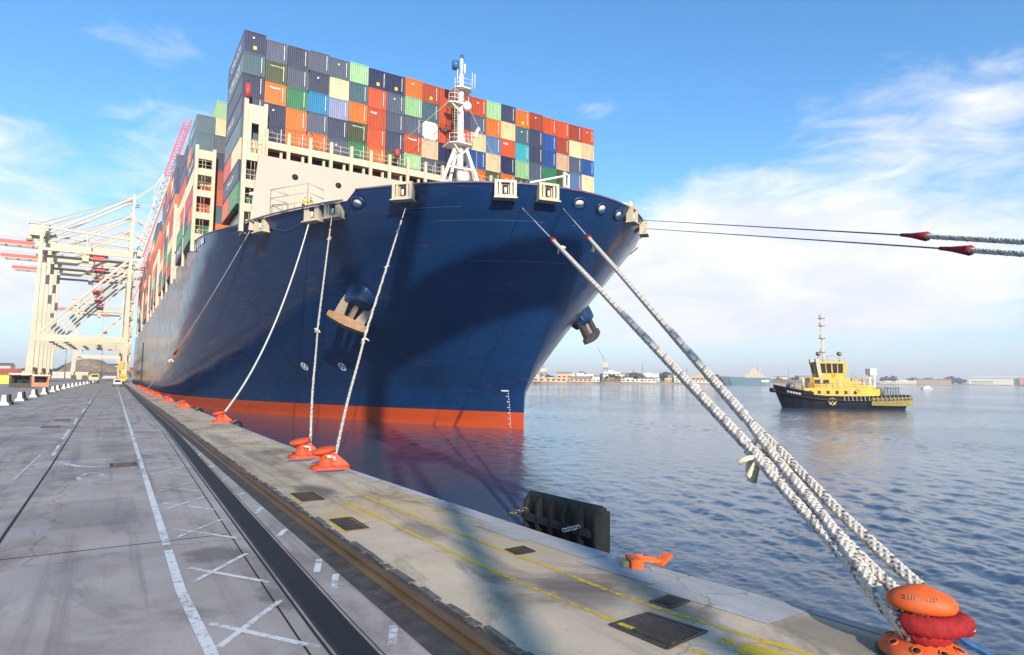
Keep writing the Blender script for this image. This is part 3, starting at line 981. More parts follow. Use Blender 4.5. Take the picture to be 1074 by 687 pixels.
# round mooring ports, white lipped
for (y, side) in ((59.3, -1), (47.35, -1), (47.6, 1), (48.4, 1)):
    z = 20.15
    n = hull_normal(y, z, side); P = Vector((CX + side * half(y, z), y, z))
    q = n.to_track_quat('Z', 'Y').to_matrix()
    mb = MB()
    mb.lathe([(.34, -.05), (.62, -.05), (.66, .08), (.58, .16), (.42, .14), (.34, .02)], 20, P, sx=1.25, mtx=q)
    f = shp(mb, 'mooring_port', M['blue_house'])
    d = MB(); d.lathe([(.40, .03), (.40, .06)], 18, P, sx=1.25, mtx=q); shp(d, 'port_liner', M['white'], f)

# small white marks under the rail far aft, thruster symbols, draught figures
mk = MB()
for (y0, y1) in ((90.3, 92.6), (93.2, 93.9), (94.4, 95.4), (96.2, 99.0)):
    z = 20.4
    vs = [(CX - half(y0, z) - .03, y0, z), (CX - half(y1, z) - .03, y1, z), (CX - half(y1, z + .7) - .03, y1, z + .7), (CX - half(y0, z + .7) - .03, y0, z + .7)]
    mk.add(vs, [(0, 1, 2, 3)])
shp(mk, 'name_lettering', M['lettering'])
for (y, z) in ((83.3, 4.35), (76.83, 4.3)):
    n = hull_normal(y, z); P = Vector((CX - half(y, z), y, z)) + n * .03
    q = n.to_track_quat('Z', 'Y').to_matrix()
    mb = MB()
    ring = [(.62 * math.cos(k * PI / 12), .62 * math.sin(k * PI / 12)) for k in range(24)]; rin = [(.46 * math.cos(k * PI / 12), .46 * math.sin(k * PI / 12)) for k in range(24)]
    vs = [P + q @ Vector((a, b, 0)) for a, b in ring] + [P + q @ Vector((a, b, 0)) for a, b in rin]
    mb.add(vs, [(k, (k + 1) % 24, 24 + (k + 1) % 24, 24 + k) for k in range(24)])
    for a in (PI / 4, 3 * PI / 4):
        d = Vector((math.cos(a), math.sin(a), 0)); s_ = Vector((-d.y, d.x, 0))
        vs = [P + q @ (d * .46 - s_ * .1), P + q @ (d * .46 + s_ * .1), P + q @ (-d * .46 + s_ * .1), P + q @ (-d * .46 - s_ * .1)]
        mb.add([v + n * (.004 if a < 1 else .008) for v in vs], [(0, 1, 2, 3)])
    shp(mb, 'thruster_symbol', M['lettering'])
dm = MB()
for k in range(13):
    z = -2.3 + k * .30
    y = ystem(z) + 1.35
    for j in range(2 if k % 2 else 1):
        yy = y + j * .16
        P = Vector((CX - half(yy, z) - .03, yy - .01, z)); P2 = Vector((CX - half(yy + .07, z) - .03, yy + .06, z))
        dm.add([P, P2, P2 + Vector((0, 0, .16)), P + Vector((0, 0, .11))], [(0, 1, 2, 3)])
yy = ystem(1.6) + 1.3
dm.add([(CX - half(yy, 1.6) - .04, yy, 1.6), (CX - half(yy + .7, 1.6) - .04, yy + .7, 1.6), (CX - half(yy + .7, 1.75) - .04, yy + .7, 1.75), (CX - half(yy, 1.75) - .04, yy, 1.75)], [(0, 1, 2, 3)])
shp(dm, 'draught_marks', M['lettering'])
# weld / scratch lines across the flare
seam_m = mat('seam_paint', (.05, .075, .15), .4, .2)
for (ya, yb, z) in ((54.6, 48.4, 18.1), (54.5, 49.5, 14.6), (56.5, 52.0, 19.2)):
    sl = MB(); pts = [ya + (yb - ya) * k / 10 for k in range(11)]
    for a, b in zip(pts, pts[1:]):
        vs = []
        for (yy, zz) in ((a, z), (b, z), (b, z + .06), (a, z + .06)):
            n = hull_normal(yy, zz); vs.append(Vector((CX - half(yy, zz), yy, zz)) + n * .02)
        sl.add(vs, [(0, 1, 2, 3)])
    shp(sl, 'seam_line', seam_m)

# anchors in their bolsters, both sides
def anchor(side):
    def mir(v): return Vector((CX + (v.x - CX) * (-side), v.y, v.z))
    yb, zb = 66.9, 11.6
    n = hull_normal(yb, zb, -1)
    Pb = Vector((CX - half(yb, zb), yb, zb))
    ax_ = (n + Vector((-.05, -.05, -.45))).normalized()
    top = Pb + ax_ * 1.35
    mb = MB()
    q = ax_.to_track_quat('Z', 'Y').to_matrix()
    prof = [(2.1, -1.6), (1.95, -.6), (1.75, .5), (1.6, 1.05), (1.48, 1.3), (1.15, 1.42), (.75, 1.3)]
    n_ = 28; vs = []
    for r, z in prof:
        for k in range(n_):
            t = 2 * PI * k / n_; vs.append(mir(Pb + q @ Vector((r * math.cos(t), r * math.sin(t), z))))
    fs = [(i * n_ + k, i * n_ + (k + 1) % n_, (i + 1) * n_ + (k + 1) % n_, (i + 1) * n_ + k) for i in range(len(prof) - 1) for k in range(n_)]
    fs.append(tuple(range((len(prof) - 1) * n_, len(prof) * n_)))
    mb.add(vs, fs, True)
    bol = shp(mb, 'anchor_bolster', M['hull'])
    # anchor: shank lies in the pipe, crown hangs outside and below, flukes point back up past the bolster
    along = (ax_ * .75 + Vector((-.35, .12, -.75))).normalized()      # from pipe to crown
    crown = top + along * 1.9
    side_v = Vector((.60, -.42, -.68)); side_v = (side_v - along * side_v.dot(along)).normalized()
    back = -along
    thick = along.cross(side_v).normalized()
    sh = MB(); sh.beam(mir(top - along * .6), mir(crown), .42, .42, .6, .5)
    in_shade = side > 0  # port anchor takes darker materials that stand in for its shade
    a = shp(sh, 'anchor', M['steel'] if in_shade else mat('anchor_paint', (.20, .145, .09), .6, .3, 2, dirt=RUST, dirt_amt=.7, dscale=1.5))
    c = MB()
    pts = [(-2.35, .0, .55, .5), (-1.9, .06, .75, .75), (-1.0, .1, .95, 1.0), (0, .12, 1.05, 1.1), (1.0, .1, .95, 1.0), (1.9, .06, .75, .75), (2.35, .0, .55, .5)]
    vs = []
    for u, o_, h_, d_ in pts:
        P = crown + side_v * u + along * o_
        for sx, sy in ((-1, -1), (1, -1), (1, 1), (-1, 1)):
            vs.append(mir(P + along * sx * h_ * .5 + thick * sy * d_ * .5))
    fs = [(i * 4 + k, i * 4 + (k + 1) % 4, (i + 1) * 4 + (k + 1) % 4, (i + 1) * 4 + k) for i in range(len(pts) - 1) for k in range(4)] + [(3, 2, 1, 0), tuple(range(len(vs) - 4, len(vs)))]
    c.add(vs, fs)
    shp(c, 'crown', M['anchor_shade'] if in_shade else mat('anchor_crown_rust', (.27, .145, .06), .6, .35, 2, dirt=RUST, dirt_amt=.6, dscale=1.2), a)
    for s_ in (-1, 1):
        f = MB()
        b0 = crown + side_v * s_ * 1.15; tip = crown + side_v * s_ * 1.55 + back * 3.9
        vs = []
        for P, w_, h_ in ((b0, 1.15, .7), (b0.lerp(tip, .5), .85, .5), (tip, .1, .12)):
            for sx, sy in ((-1, -1), (1, -1), (1, 1), (-1, 1)):
                vs.append(mir(P + side_v * sx * w_ * .5 + thick * sy * h_ * .5))
        fs = [(i * 4 + k, i * 4 + (k + 1) % 4, (i + 1) * 4 + (k + 1) % 4, (i + 1) * 4 + k) for i in range(2) for k in range(4)] + [(3, 2, 1, 0), (8, 9, 10, 11)]
        f.add(vs, fs)
        shp(f, 'fluke', M['anchor_shade'] if in_shade else mat('anchor_fluke_paint', (.23, .18, .12), .6, .3, 2, dirt=RUST, dirt_amt=.55, dscale=1.2), a)


anchor(-1); anchor(1)

# breakwater plate across the foredeck
bw = MB()
bw.add([(11.9, 74.2, 19.3), (63.5, 74.2, 19.3), (62.7, 74.2, 28.1), (12.65, 74.2, 28.1), (11.9, 74.5, 19.3), (63.5, 74.5, 19.3), (62.7, 74.5, 28.1), (12.65, 74.5, 28.1)],
       [(0, 1, 2, 3), (7, 6, 5, 4), (3, 2, 6, 7), (0, 3, 7, 4), (1, 5, 6, 2)])
b_o = shp(bw, 'breakwater', mat('breakwater_paint', (.46, .395, .325), .55, .08, .3, dirt=(.45, .33, .22), dirt_amt=.35, dscale=.25, stretch=(1, 1, .4)))
for (x, z) in ((16.7, 26.2), (21.8, 26.1), (27.0, 26.1)):
    h_ = MB(); h_.tube([(x, 74.17, z), (x, 74.25, z)], .36, 16); shp(h_, 'porthole', M['dark'], b_o)
# foredeck guard rails standing above the bulwark
fr = MB()
def rail_run(mb, pts, h_=1.1, step=1.6, r=.035, bars=2):
    for p, q in zip(pts, pts[1:]):
        p, q = Vector(p), Vector(q); n = max(1, round((q - p).length / step))
        for k in range(n + 1):
            v = p.lerp(q, k / n); mb.tube([v, v + Vector((0, 0, h_))], r, 5)
        for j in range(bars):
            z = h_ * (j + 1) / bars; mb.tube([p + Vector((0, 0, z)), q + Vector((0, 0, z))], r, 5)
rail_run(fr, [(13.6, 71.6, 20.6), (16.4, 66.8, 20.6), (18.6, 68.6, 20.6)], 2.9, 2.2, .045, 3)
rail_run(fr, [(13.6, 71.6, 20.6), (15.6, 72.6, 20.6)], 2.9, 2.2, .045, 3)
shp(fr, 'guard_rail', M['cream']); fr = MB()
rail_run(fr, [(20.4, 61.2, 20.4), (22.8, 58.9, 20.4)], 1.6, 1.4, .035, 2)
shp(fr, 'guard_rail', M['cream'])

# foremast
MX, MY = 37.2, 72.2
mast = MB()
mast.tube([(MX, MY, 27.2), (MX, MY, 36), (MX, MY, 40.2), (MX, MY, 43.4)], [.45, .43, .38, .28], 14)
mo = shp(mast, 'foremast', M['white'])
ft = MB(); ft.tube([(MX, MY, 19.3), (MX, MY, 27.2)], .72, 14); shp(ft, 'mast_foot', M['white'], mo)
for (dx, dy) in ((-2.9, -1.0), (2.5, -1.6), (2.9, 1.2), (-1.2, 1.5)):
    l_ = MB()
    l_.beam((MX + dx * 1.55, MY + dy * 1.0, 24.0), (MX + dx * .1, MY + dy * .12, 34.6), .34, .34)
    shp(l_, 'mast_leg', M['white'], mo)
br = MB(); br.beam((MX - 2.9, MY - .8, 28.2), (MX + 2.6, MY - 1.2, 28.2), .3, .3); br.beam((MX - 2.0, MY - .5, 30.4), (MX + 1.6, MY - .8, 30.4), .22, .22)
br.tube([(MX, MY - .9, 28.4), (MX, MY - .9, 29.6)], .75, 12)
shp(br, 'leg_brace', M['white'], mo)
for (z, rx, ry, ox) in ((33.6, 1.75, 1.4, -.2), (39.1, 1.1, .9, -.9), (41.3, 1.3, 1.1, .1)):
    p_ = MB()
    poly = [(-rx, -ry * .5), (-rx * .5, -ry), (rx * .6, -ry), (rx, -ry * .4), (rx, ry), (-rx, ry)]
    p_.prism([(MX + ox + a, MY + b) for a, b in poly], z - .1, z + .05)
    if z < 40: 
        p_.beam((MX, MY - .4, z - 1.3), (MX + ox - rx * .7, MY - ry * .6, z - .1), .16); p_.beam((MX, MY - .4, z - 1.3), (MX + ox + rx * .7, MY - ry * .6, z - .1), .16)
    po = shp(p_, 'mast_platform', M['white'], mo)
    g_ = MB(); rail_run(g_, [(MX + ox + a, MY + b, z) for a, b in poly[:5]], 1.15, 1.1, .035, 2); shp(g_, 'platform_rail', M['white'], po)
for dx in (-1.2, 1.0, 1.4):
    an = MB(); an.tube([(MX + dx, MY - 1.2, 41.3), (MX + dx, MY - 1.2, 43.4)], .05, 5); shp(an, 'whip_aerial', M['white'], mo)
an = MB()
an.tube([(MX, MY, 43.3), (MX, MY, 45.6)], .22, 8); an.tube([(MX + .5, MY, 43.6), (MX + .5, MY, 45.0)], .12, 6)
shp(an, 'mast_aerial', M['white'], mo)
lamp_m = mat('blue_lamp_housing', (.05, .13, .3), .4, .3)
lt = MB(); lt.tube([(MX - .9, MY, 44.0), (MX - .9, MY, 45.0)], .5, 8); shp(lt, 'signal_lamp', lamp_m, mo)
lt = MB(); lt.tube([(MX + .05, MY, 45.6), (MX + .05, MY, 46.1)], .26, 8); shp(lt, 'masthead_light', lamp_m, mo)
sd_ = MB(); sd_.tube([(MX + .5, MY - .7, 38.9), (MX + .5, MY - 1.0, 38.9)], .6, 14); shp(sd_, 'mast_horn', M['white'], mo); sd_ = MB(); sd_.beam((MX + 1.6, MY - .8, 34.9), (MX + 2.3, MY - .8, 36.3), .35, .35)
shp(sd_, 'radar_arm', M['white'], mo)
ld = MB()
for dx in (-1.15, -.72): ld.tube([(MX + dx, MY - .45, 33.6), (MX + dx, MY - .45, 41.2)], .045, 5)
for k in range(20): ld.tube([(MX - 1.15, MY - .45, 33.9 + k * .37), (MX - .72, MY - .45, 33.9 + k * .37)], .035, 4)
shp(ld, 'mast_ladder', M['cream'], mo)
wy = MB()
wy.tube([(MX - .6, MY, 40.5), (MX - 7.5, MY + 1.2, 33.2)], .03, 4); wy.tube([(MX + .6, MY, 40.0), (MX + 9, MY + 1.5, 29.5)], .03, 4); wy.tube([(MX + 2.5, MY, 33.6), (MX + 2.5, MY, 24.0)], .03, 4)
shp(wy, 'mast_stay', M['cream'], mo)

# small davit frame on the bow rail, right-hand mooring gear
dv = MB()
dv.beam((36.6, 48.6, 20.9), (36.6, 48.6, 23.4), .22, .22); dv.beam((37.4, 49.0, 20.9), (37.4, 49.0, 23.4), .22, .22); dv.beam((36.6, 48.6, 23.3), (37.4, 49.0, 23.3), .2, .2)
dv.beam((36.6, 48.6, 23.0), (33.2, 49.6, 22.0), .16, .16); dv.beam((36.6, 48.7, 22.1), (37.4, 49.1, 22.1), .16, .16)
shp(dv, 'bow_davit', M['white'])
lf = MB()
for (x, y) in ((48.6, 55.0), (49.9, 55.5), (50.5, 54.2), (51.3, 54.9)):
    lf.beam((x, y, 19.3), (x, y, 24.0), .3, .3)
for z in (22.0, 23.0, 23.9): lf.beam((48.6, 55.0, z), (51.3, 54.9, z), .14, .14)
lf.box((49.0, 54.6, 22.4), (.9, .8, 1.3))
shp(lf, 'winch_frame', M['white'])

# lashing bridge in front of the first stack
def railing(mb, x0, x1, y, z):
    rail_run(mb, [(x0, y, z), (x1, y, z)], 1.15, 1.26, .04, 2)


lb = MB()
lb.bx(13.4, 63.9, 75.5, 76.7, 29.5, 30.35)
lbo = shp(lb, 'lashing_bridge', M['cream'])
for k in range(21):
    p_ = MB(); x = 13.6 + k * 2.515
    p_.bx(x - .19, x + .19, 75.3, 75.7, 19.4, 31.7); shp(p_, 'bridge_post', M['cream'], lbo)
    if k < 20:
        q_ = MB(); q_.bx(x + 1.65, x + 1.95, 75.9, 76.3, 19.4, 29.45); shp(q_, 'bridge_stanchion', M['cream'], lbo)
rr = MB(); railing(rr, 13.6, 63.8, 75.75, 30.35); shp(rr, 'bridge_railing', M['cream'], lbo)
rods = MB()
for k in range(20):
    x = 13.6 + k * 2.515
    if k % 2 == 0: rods.tube([(x + .1, 75.9, 32.6), (x + 1.5, 75.8, 30.5)], .05, 5)
shp(rods, 'lashing_rod', M['steel'], lbo)
for x in (11.35, 38.9, 59.5, 29.6):
    c_ = MB(); c_.tube([(x, 75.2, 31.6 if x > 20 else 34.9), (x, 75.2, 32.5 if x > 20 else 36.4)], .3, 10); shp(c_, 'signal_post', M['crane_red'], lbo)


def tower(x0, x1, y, z0, z1, decks, name='lashing_tower'):
    """stair tower at the ship's side: two posts, perforated plates, railed landings"""
    t_ = MB()
    t_.bx(x0 - .22, x0 + .22, y - .3, y + .5, z0, z1); t_.bx(x1 - .22, x1 + .22, y - .3, y + .5, z0, z1 - .3)
    o_ = shp(t_, name, M['cream'])
    for i, z in enumerate(decks):
        d_ = MB(); d_.bx(x0 + .22, x1 - .22, y - .2, y + .4, z - .95, z); shp(d_, 'tower_landing', M['cream'], o_)
    d_ = MB(); d_.bx(x0 + .22, x1 - .22, y - .1, y + .3, z1 - 1.9, z1 - .6); shp(d_, 'tower_beam', M['cream'], o_)
    r_ = MB()
    for z in decks: railing(r_, x0 + .25, x1 - .25, y - .1, z)
    zz = decks[0]
    for z in decks:
        r_.tube([(x0 + 1.2, y + .1, z - 2.4), (x0 + 1.2, y + .1, z + 1.6)], .05, 5); r_.tube([(x0 + .8, y + .1, z - 2.4), (x0 + .8, y + .1, z + 1.6)], .05, 5)
    shp(r_, 'tower_railing', M['cream'], o_)
    return o_


tw = tower(11.3, 13.4, 75.6, 19.3, 34.9, (22.6, 25.4, 28.6))
wb = MB()      # plate with a rounded opening in the top storey
wb.bx(11.52, 11.95, 75.5, 75.9, 28.6, 33.0); wb.bx(12.75, 13.18, 75.5, 75.9, 28.6, 33.0); wb.bx(11.95, 12.75, 75.5, 75.9, 32.1, 33.0)
shp(wb, 'tower_web', M['cream'], tw)
lp = MB(); lp.lathe([(.05, -.2), (.38, -.15), (.42, .1), (.2, .25)], 14, (12.3, 75.0, 23.6)); shp(lp, 'tower_lamp', M['white'], tw)

BAYS = [99.0, 113.5, 136.0, 150.5, 165.0, 187.0, 201.5, 216.0, 238.0, 252.5, 267.0, 289.0, 303.5, 318.0, 340.0]
for y in (97.3, 134.2, 185.2, 236.2, 287.2, 338.4):
    tower(8.35, 10.6, y, 20.3, 35.6, (22.9, 26.0, 29.2, 32.3))
for y in (111.7, 127.5, 148.7, 163.2, 178, 199.7, 214.2, 229):
    p_ = MB(); p_.bx(8.2, 8.55, y, y + .5, 20.3, 33.0); p_.bx(8.2, 8.5, y, y + 1.5, 25.0, 25.3); shp(p_, 'side_stanchion', M['cream'])
# side railing and hatch coaming line aft
hc = MB(); hc.bx(9.3, 9.6, 95, 380, 20.3, 22.45); hc.bx(11.6, 64, 76.9, 92, 19.4, 22.4)
shp(hc, 'hatch_coaming', M['cream'])
sr = MB()
for k in range(100):
    y = 98 + k * 2.6
    sr.beam((8.95, y, 20.2), (8.95, y, 22.9 + .9), .12, .12)
sr.beam((8.95, 98, 23.7), (8.95, 356, 23.7), .1, .1)
shp(sr, 'side_rail', M['cream'])
gd = MB(); gd.bx(8.66, 8.78, 268, 274, -1.0, 15.0)  # tall thin dark slab against the hull side
shp(gd, 'dark_side_strip', M['dark'])

# ------------------------------------------------------------------ containers
PW, PH = 2.52, 2.62
CW, CH = 2.44, 2.575


def container_mesh(Ln, name='container'):
    mb = MB()
    d = .11

    def corr(n, L_):
        pts = []
        p = L_ / n
        for k in range(n):
            a = k * p
            pts += [(a + .05 * p, d), (a + .40 * p, d), (a + .52 * p, 0), (a + .93 * p, 0)]
        return pts
    z0, z1 = .14, CH - .12
    # front end (normal -y)
    prof = corr(9, CW - .24)
    def wall(fn):
        vs = [fn(u, e, z) for z in (z0, z1) for u, e in wall.prof]
        n = len(wall.prof)
        mb.add(vs, [(i, i + 1, n + i + 1, n + i) for i in range(n - 1)])
    wall.prof = [(.0, d)] + prof + [(CW - .24, d)]
    wall(lambda u, e, z: (.12 + u, e, z))
    n_ = 40 if Ln > 8 else 20
    wall.prof = [(.0, d)] + corr(n_, Ln - .24) + [(Ln - .24, d)]
    wall(lambda u, e, z: (e, Ln - .12 - u, z))           # ship-side wall facing -x
    wall(lambda u, e, z: (CW - e, .12 + u, z))
    mb.add([(0.05, .03, CH - .03), (CW - .05, .03, CH - .03), (CW - .05, Ln - .03, CH - .03), (.05, Ln - .03, CH - .03)], [(0, 1, 2, 3)])
    mb.add([(0.05, .03, .05), (CW - .05, .03, .05), (CW - .05, Ln - .03, .05), (.05, Ln - .03, .05)], [(3, 2, 1, 0)])
    mb.add([(.1, Ln - .05, .1), (CW - .1, Ln - .05, .1), (CW - .1, Ln - .05, CH - .1), (.1, Ln - .05, CH - .1)], [(1, 0, 3, 2)])
    # frame
    for x in (0, CW - .13):
        for y in (0, Ln - .13): mb.bx(x, x + .13, y, y + .13, 0, CH)
        mb.bx(x + .002, x + .128, .13, Ln - .13, 0.002, .14); mb.bx(x + .002, x + .128, .13, Ln - .13, CH - .12, CH - .002)
    for y in (0, Ln - .1):
        mb.bx(.13, CW - .13, y + .002, y + .1, 0.002, .14); mb.bx(.13, CW - .13, y + .002, y + .1, CH - .12, CH - .002)
    return mb.mesh(name, CMAT['S'])


ME40, ME20 = container_mesh(12.19, 'forty_foot_container'), container_mesh(6.06, 'twenty_foot_container')
# white tank-like insulated end with rounded corners
def octo_mesh():
    mb = MB()
    a = .42
    pts = [(a, 0.03), (CW - a, .03), (CW - .06, a), (CW - .06, CH - a), (CW - a, CH - .03), (a, CH - .03), (.06, CH - a), (.06, a)]
    vs = [(x, 0.0, z) for x, z in pts] + [(x, 12.19, z) for x, z in pts]
    mb.add(vs, [tuple(range(8)), tuple(range(15, 7, -1))] + [(i, 8 + i, 8 + (i + 1) % 8, (i + 1) % 8) for i in range(8)])
    mb.bx(1.0, 1.4, -.05, 0, 1.0, 1.45)
    for x in (.02, CW - .14):
        for z in (0, CH - .14): mb.bx(x, x + .12, .02, 12.1, z, z + .12)
    return mb.mesh('insulated_container', CMAT['W'])


MEW = octo_mesh()
# stencilled column of figures near the right edge of an end wall
cs = MB()
random.seed(11)
z = .45
while z < 2.2:
    h_ = random.uniform(.09, .2)
    cs.add([(2.02, -.006, z), (2.10, -.006, z), (2.10, -.006, z + h_), (2.02, -.006, z + h_)], [(0, 1, 2, 3)]); z += h_ + random.uniform(.02, .06)
ME_CODE = cs.mesh('code_lettering', M['lettering'])
pc = MB(); pc.bx(1.05, 1.42, -.03, -.005, .42, .86); ME_PLAC = pc.mesh('placard', M['placard'])
pl = MB(); pl.bx(.95, 1.15, -.03, -.005, 1.75, 1.95); ME_DOT = pl.mesh('round_plate', M['lettering'])
sw = MB(); sw.add([(.55, -.01, 2.0), (1.0, -.01, 1.86), (1.75, -.01, 1.95), (1.75, -.01, 2.08), (1.0, -.01, 2.02), (.55, -.01, 2.12)], [(0, 1, 2, 3, 4, 5)])
ME_SW = sw.mesh('swoosh_lettering', M['lettering'])
rb = MB(); rb.add([(.5, -.01, 2.03), (1.95, -.01, 2.0), (1.95, -.01, 2.1), (.5, -.01, 2.13)], [(0, 1, 2, 3)]); rb.bx(.7, .8, -.02, -.012, 1.98, 2.05)
ME_BAND = rb.mesh('end_lettering', mat('tan_lettering', (.5, .45, .33), .6))
ME_TEX = text_mesh('tex', .62, .005)
ME_CMA = text_mesh('CMA CGM', 1.55, .008)
ME_CMA_S = text_mesh('CMA CGM', 1.1, .008)

ROWS = ['NSDSSPNNOKRKRPDOKRRKR',
        'TVSDCTRSPTRDSOCTDUKCC',
        'NOGBLORSSWRRCZRQDUHSU',
        'DNOSDVRDRHNUUCNPSGVZC',
        'TNOOSGOVPSSHOVOVZSVDN',
        'CKKDGVKHNKRDCKOGSKDRV']
GRP_F = 'containers in the front stack'


def put(me, code, loc, label, group):
    o = bpy.data.objects.new('shipping_container', me); col.objects.link(o)
    o.location = loc
    o.material_slots[0].link = 'OBJECT'; o.material_slots[0].material = CMAT[code]
    tag(o, label, 'container', group)
    return o


X0, Y0, ZTOP = 11.0 + .05, 77.0, 43.4
used = {}
cand = {}
for r in range(6):
    for c in range(21):
        k = ROWS[r][c]; nm = CC[k][0]
        up_ = CC[ROWS[r - 1][c]][0] if r else None
        lf_ = CC[ROWS[r][c - 1]][0] if c else None
        dn_ = CC[ROWS[r + 1][c]][0] if r < 5 else None
        rt_ = CC[ROWS[r][c + 1]][0] if c < 20 else None
        cand[(r, c)] = [f'{nm} container atop the front stack between {lf_} and {rt_} ones' if r == 0 and lf_ and rt_ else None,
                        f'{nm} container, front stack, below a {up_} and right of a {lf_} one' if up_ and lf_ else None,
                        f'{nm} container, front stack, below a {up_} and above a {dn_} one' if up_ and dn_ and r < 4 else None]
from collections import Counter
cnt = Counter(x for v in cand.values() for x in v if x)
TIER = ['top', 'second', 'third', 'fourth', 'fifth', 'sixth']
tall = (-.03, -.16, 0, .02, -.02)
random.seed(5)
HIGH = {c: random.choice((0, 0, .0, .12, .22)) for c in range(21)}
HIGH[0] = .55; HIGH[1] = 0; HIGH[2] = 0; HIGH[8] = .2; HIGH[5] = .15
for r in range(6):
    for c in range(21):
        k = ROWS[r][c]
        lab = next((x for x in cand[(r, c)] if x and cnt[x] == 1), None)
        if lab is None:
            lab = f'{CC[k][0]} container in {TIER[r]} tier of front stack, {ORD[c]} column from left'
        gap = .10 * (c >= 3) + .07 * (c >= 8)
        x = X0 + c * PW + gap - .1
        z = ZTOP - PH * (r + 1) + HIGH[c] * .7
        me = ME40
        if (r, c) == (2, 9): me = MEW
        if c == 0 and r == 5: me = ME20
        o = put(me, k, (x, Y0, z), lab, GRP_F)
        if (r, c) == (2, 9):
            o['label'] = 'white insulated container with cut corners in the front stack'
            continue
        if r > 4: continue
        if k not in 'CHW' and (r * 7 + c * 3) % 8 != 0: link('code_lettering', ME_CODE, o)
        if (r, c) in ((0, 0), (0, 6), (0, 7), (0, 9), (0, 15)): link('placard', ME_PLAC, o)
        if (r * 5 + c) % 4 == 0 and k in 'NSDTRKO': link('round_plate', ME_DOT, o)
        if (r, c) in ((2, 1), (3, 8)): link('swoosh_lettering', ME_SW, o)
        if (r, c) in ((1, 1), (3, 5)) or k in 'CH': link('end_lettering', ME_BAND, o)
        if (r, c) in ((2, 6), (2, 10), (2, 14)):
            t = link('end_lettering', ME_TEX, o, (.75, -.01, 1.95)); t.rotation_euler = (PI / 2, 0, 0)
        if c == 0 and r in (0, 1):
            t = link('side_lettering', ME_CMA, o, (-.012, 6.1, 1.3)); t.rotation_euler = (PI / 2, 0, -PI / 2)
        if c == 0 and r in (3,):
            t = link('side_lettering', ME_CMA_S, o, (-.012, 8.0, 1.3)); t.rotation_euler = (PI / 2, 0, -PI / 2)
o = put(ME20, 'E', (X0 - .1, Y0 + 6.12, ZTOP - PH * 6 + .385), 'red short container on quay side of front stack, behind a cream short one', GRP_F)
for (k, r, y, me, lab) in (('N', 6, 0, ME40, 'navy container on quay side of front stack, second tier above the deck'),
                           ('G', 7, 0, ME20, 'green short container at deck level on quay side of front stack'),
                           ('R', 7, 6.12, ME20, 'red orange short container at deck level on quay side of front stack')):
    o = put(me, k, (X0 - .1, Y0 + y, ZTOP - PH * (r + 1) + .385), lab, GRP_F)
    if k == 'G' or k == 'N':
        t = link('side_lettering', ME_CMA_S if me is ME40 else text_mesh('—', 1.6, .008), o, (-.012, 6.1 if me is ME40 else 3, 1.3)); t.rotation_euler = (PI / 2, 0, -PI / 2)

BAYC = ['TTNCERGKN', 'NDECRGNKT', 'SDNOERCGK', 'OENRCDGRN', 'NKTREOCGK', 'DORCENGKR', 'NTOKCRPEN', 'SCEROKNGT', 'OEKRNCDRG', 'TNKREOCSK', 'RODCNEKGT', 'NSOKEPRCN', 'OKRNEDCGR', 'DTRKOCENG', 'NOKRCEDGK']
NUMW = ['second', 'third', 'fourth', 'fifth', 'sixth', 'seventh', 'eighth', 'ninth', 'tenth', 'eleventh', 'twelfth', 'thirteenth', 'fourteenth', 'fifteenth', 'sixteenth']
total = 0
for b, y in enumerate(BAYS):
    tiers = 7 if b < 2 else 9
    if b in (5, 8): tiers = 8
    cols = 3 if b in (0, 2) else 1
    for cI in range(cols):
        tt = tiers + (1 if (b == 0 and cI) else 0)
        for t in range(tt):
            i = (tt - 1 - t)
            k = BAYC[(b + cI * 4) % 15][i % 9]
            if b == 0 and cI == 0: k = 'TTNCERG'[i]
            if b == 0 and cI == 1: k = 'PCSNKRTO'[i]
            if b == 2 and cI == 0: k = 'DNNOERCGK'[i]
            col_w = ['outer', 'second', 'third'][cI]
            lab = f'{CC[k][0]} container in {NUMW[b]} stack from the bow, {col_w} row, {ORD[t]} tier up'
            two = ((b * 3 + t) % 4 == 1 and cI == 0)
            loc = (8.25 + cI * PW, y, 22.5 + t * PH)
            if two:
                o = put(ME20, k, loc, lab.replace('container', 'short container'), 'containers in the stacks behind')
                k2 = BAYC[(b + 5) % 15][i % 9]
                put(ME20, k2, (loc[0], y + 6.12, loc[2]), f'{CC[k2][0]} short container in {NUMW[b]} stack from the bow, aft half, {ORD[t]} tier', 'containers in the stacks behind')
                total += 2
            else:
                o = put(ME40, k, loc, lab, 'containers in the stacks behind'); total += 1
                if cI == 0 and b < 6 and k in 'NDSTGE' and t % 2 == 0:
                    tx = link('side_lettering', ME_CMA if k in 'ND' else ME_CMA_S if k in 'ST' else text_mesh('—', 2.2, .008), o, (-.012, 6.1, 1.3)); tx.rotation_euler = (PI / 2, 0, -PI / 2)

# ------------------------------------------------------------------ mooring lines
def sagline(a, b, sag, n=24):
    a, b = Vector(a), Vector(b)
    return [a.lerp(b, i / n) - Vector((0, 0, 4 * sag * (i / n) * (1 - i / n))) for i in range(n + 1)]


def resample(path, step):
    path = [Vector(p) for p in path]
    out = [path[0]]; acc = 0
    for p, q in zip(path, path[1:]):
        L_ = (q - p).length; d = step - acc
        while d <= L_:
            out.append(p.lerp(q, d / L_)); d += step
        acc = (acc + L_) % step if L_ else acc
    if (out[-1] - path[-1]).length > step * .3: out.append(path[-1])
    return out


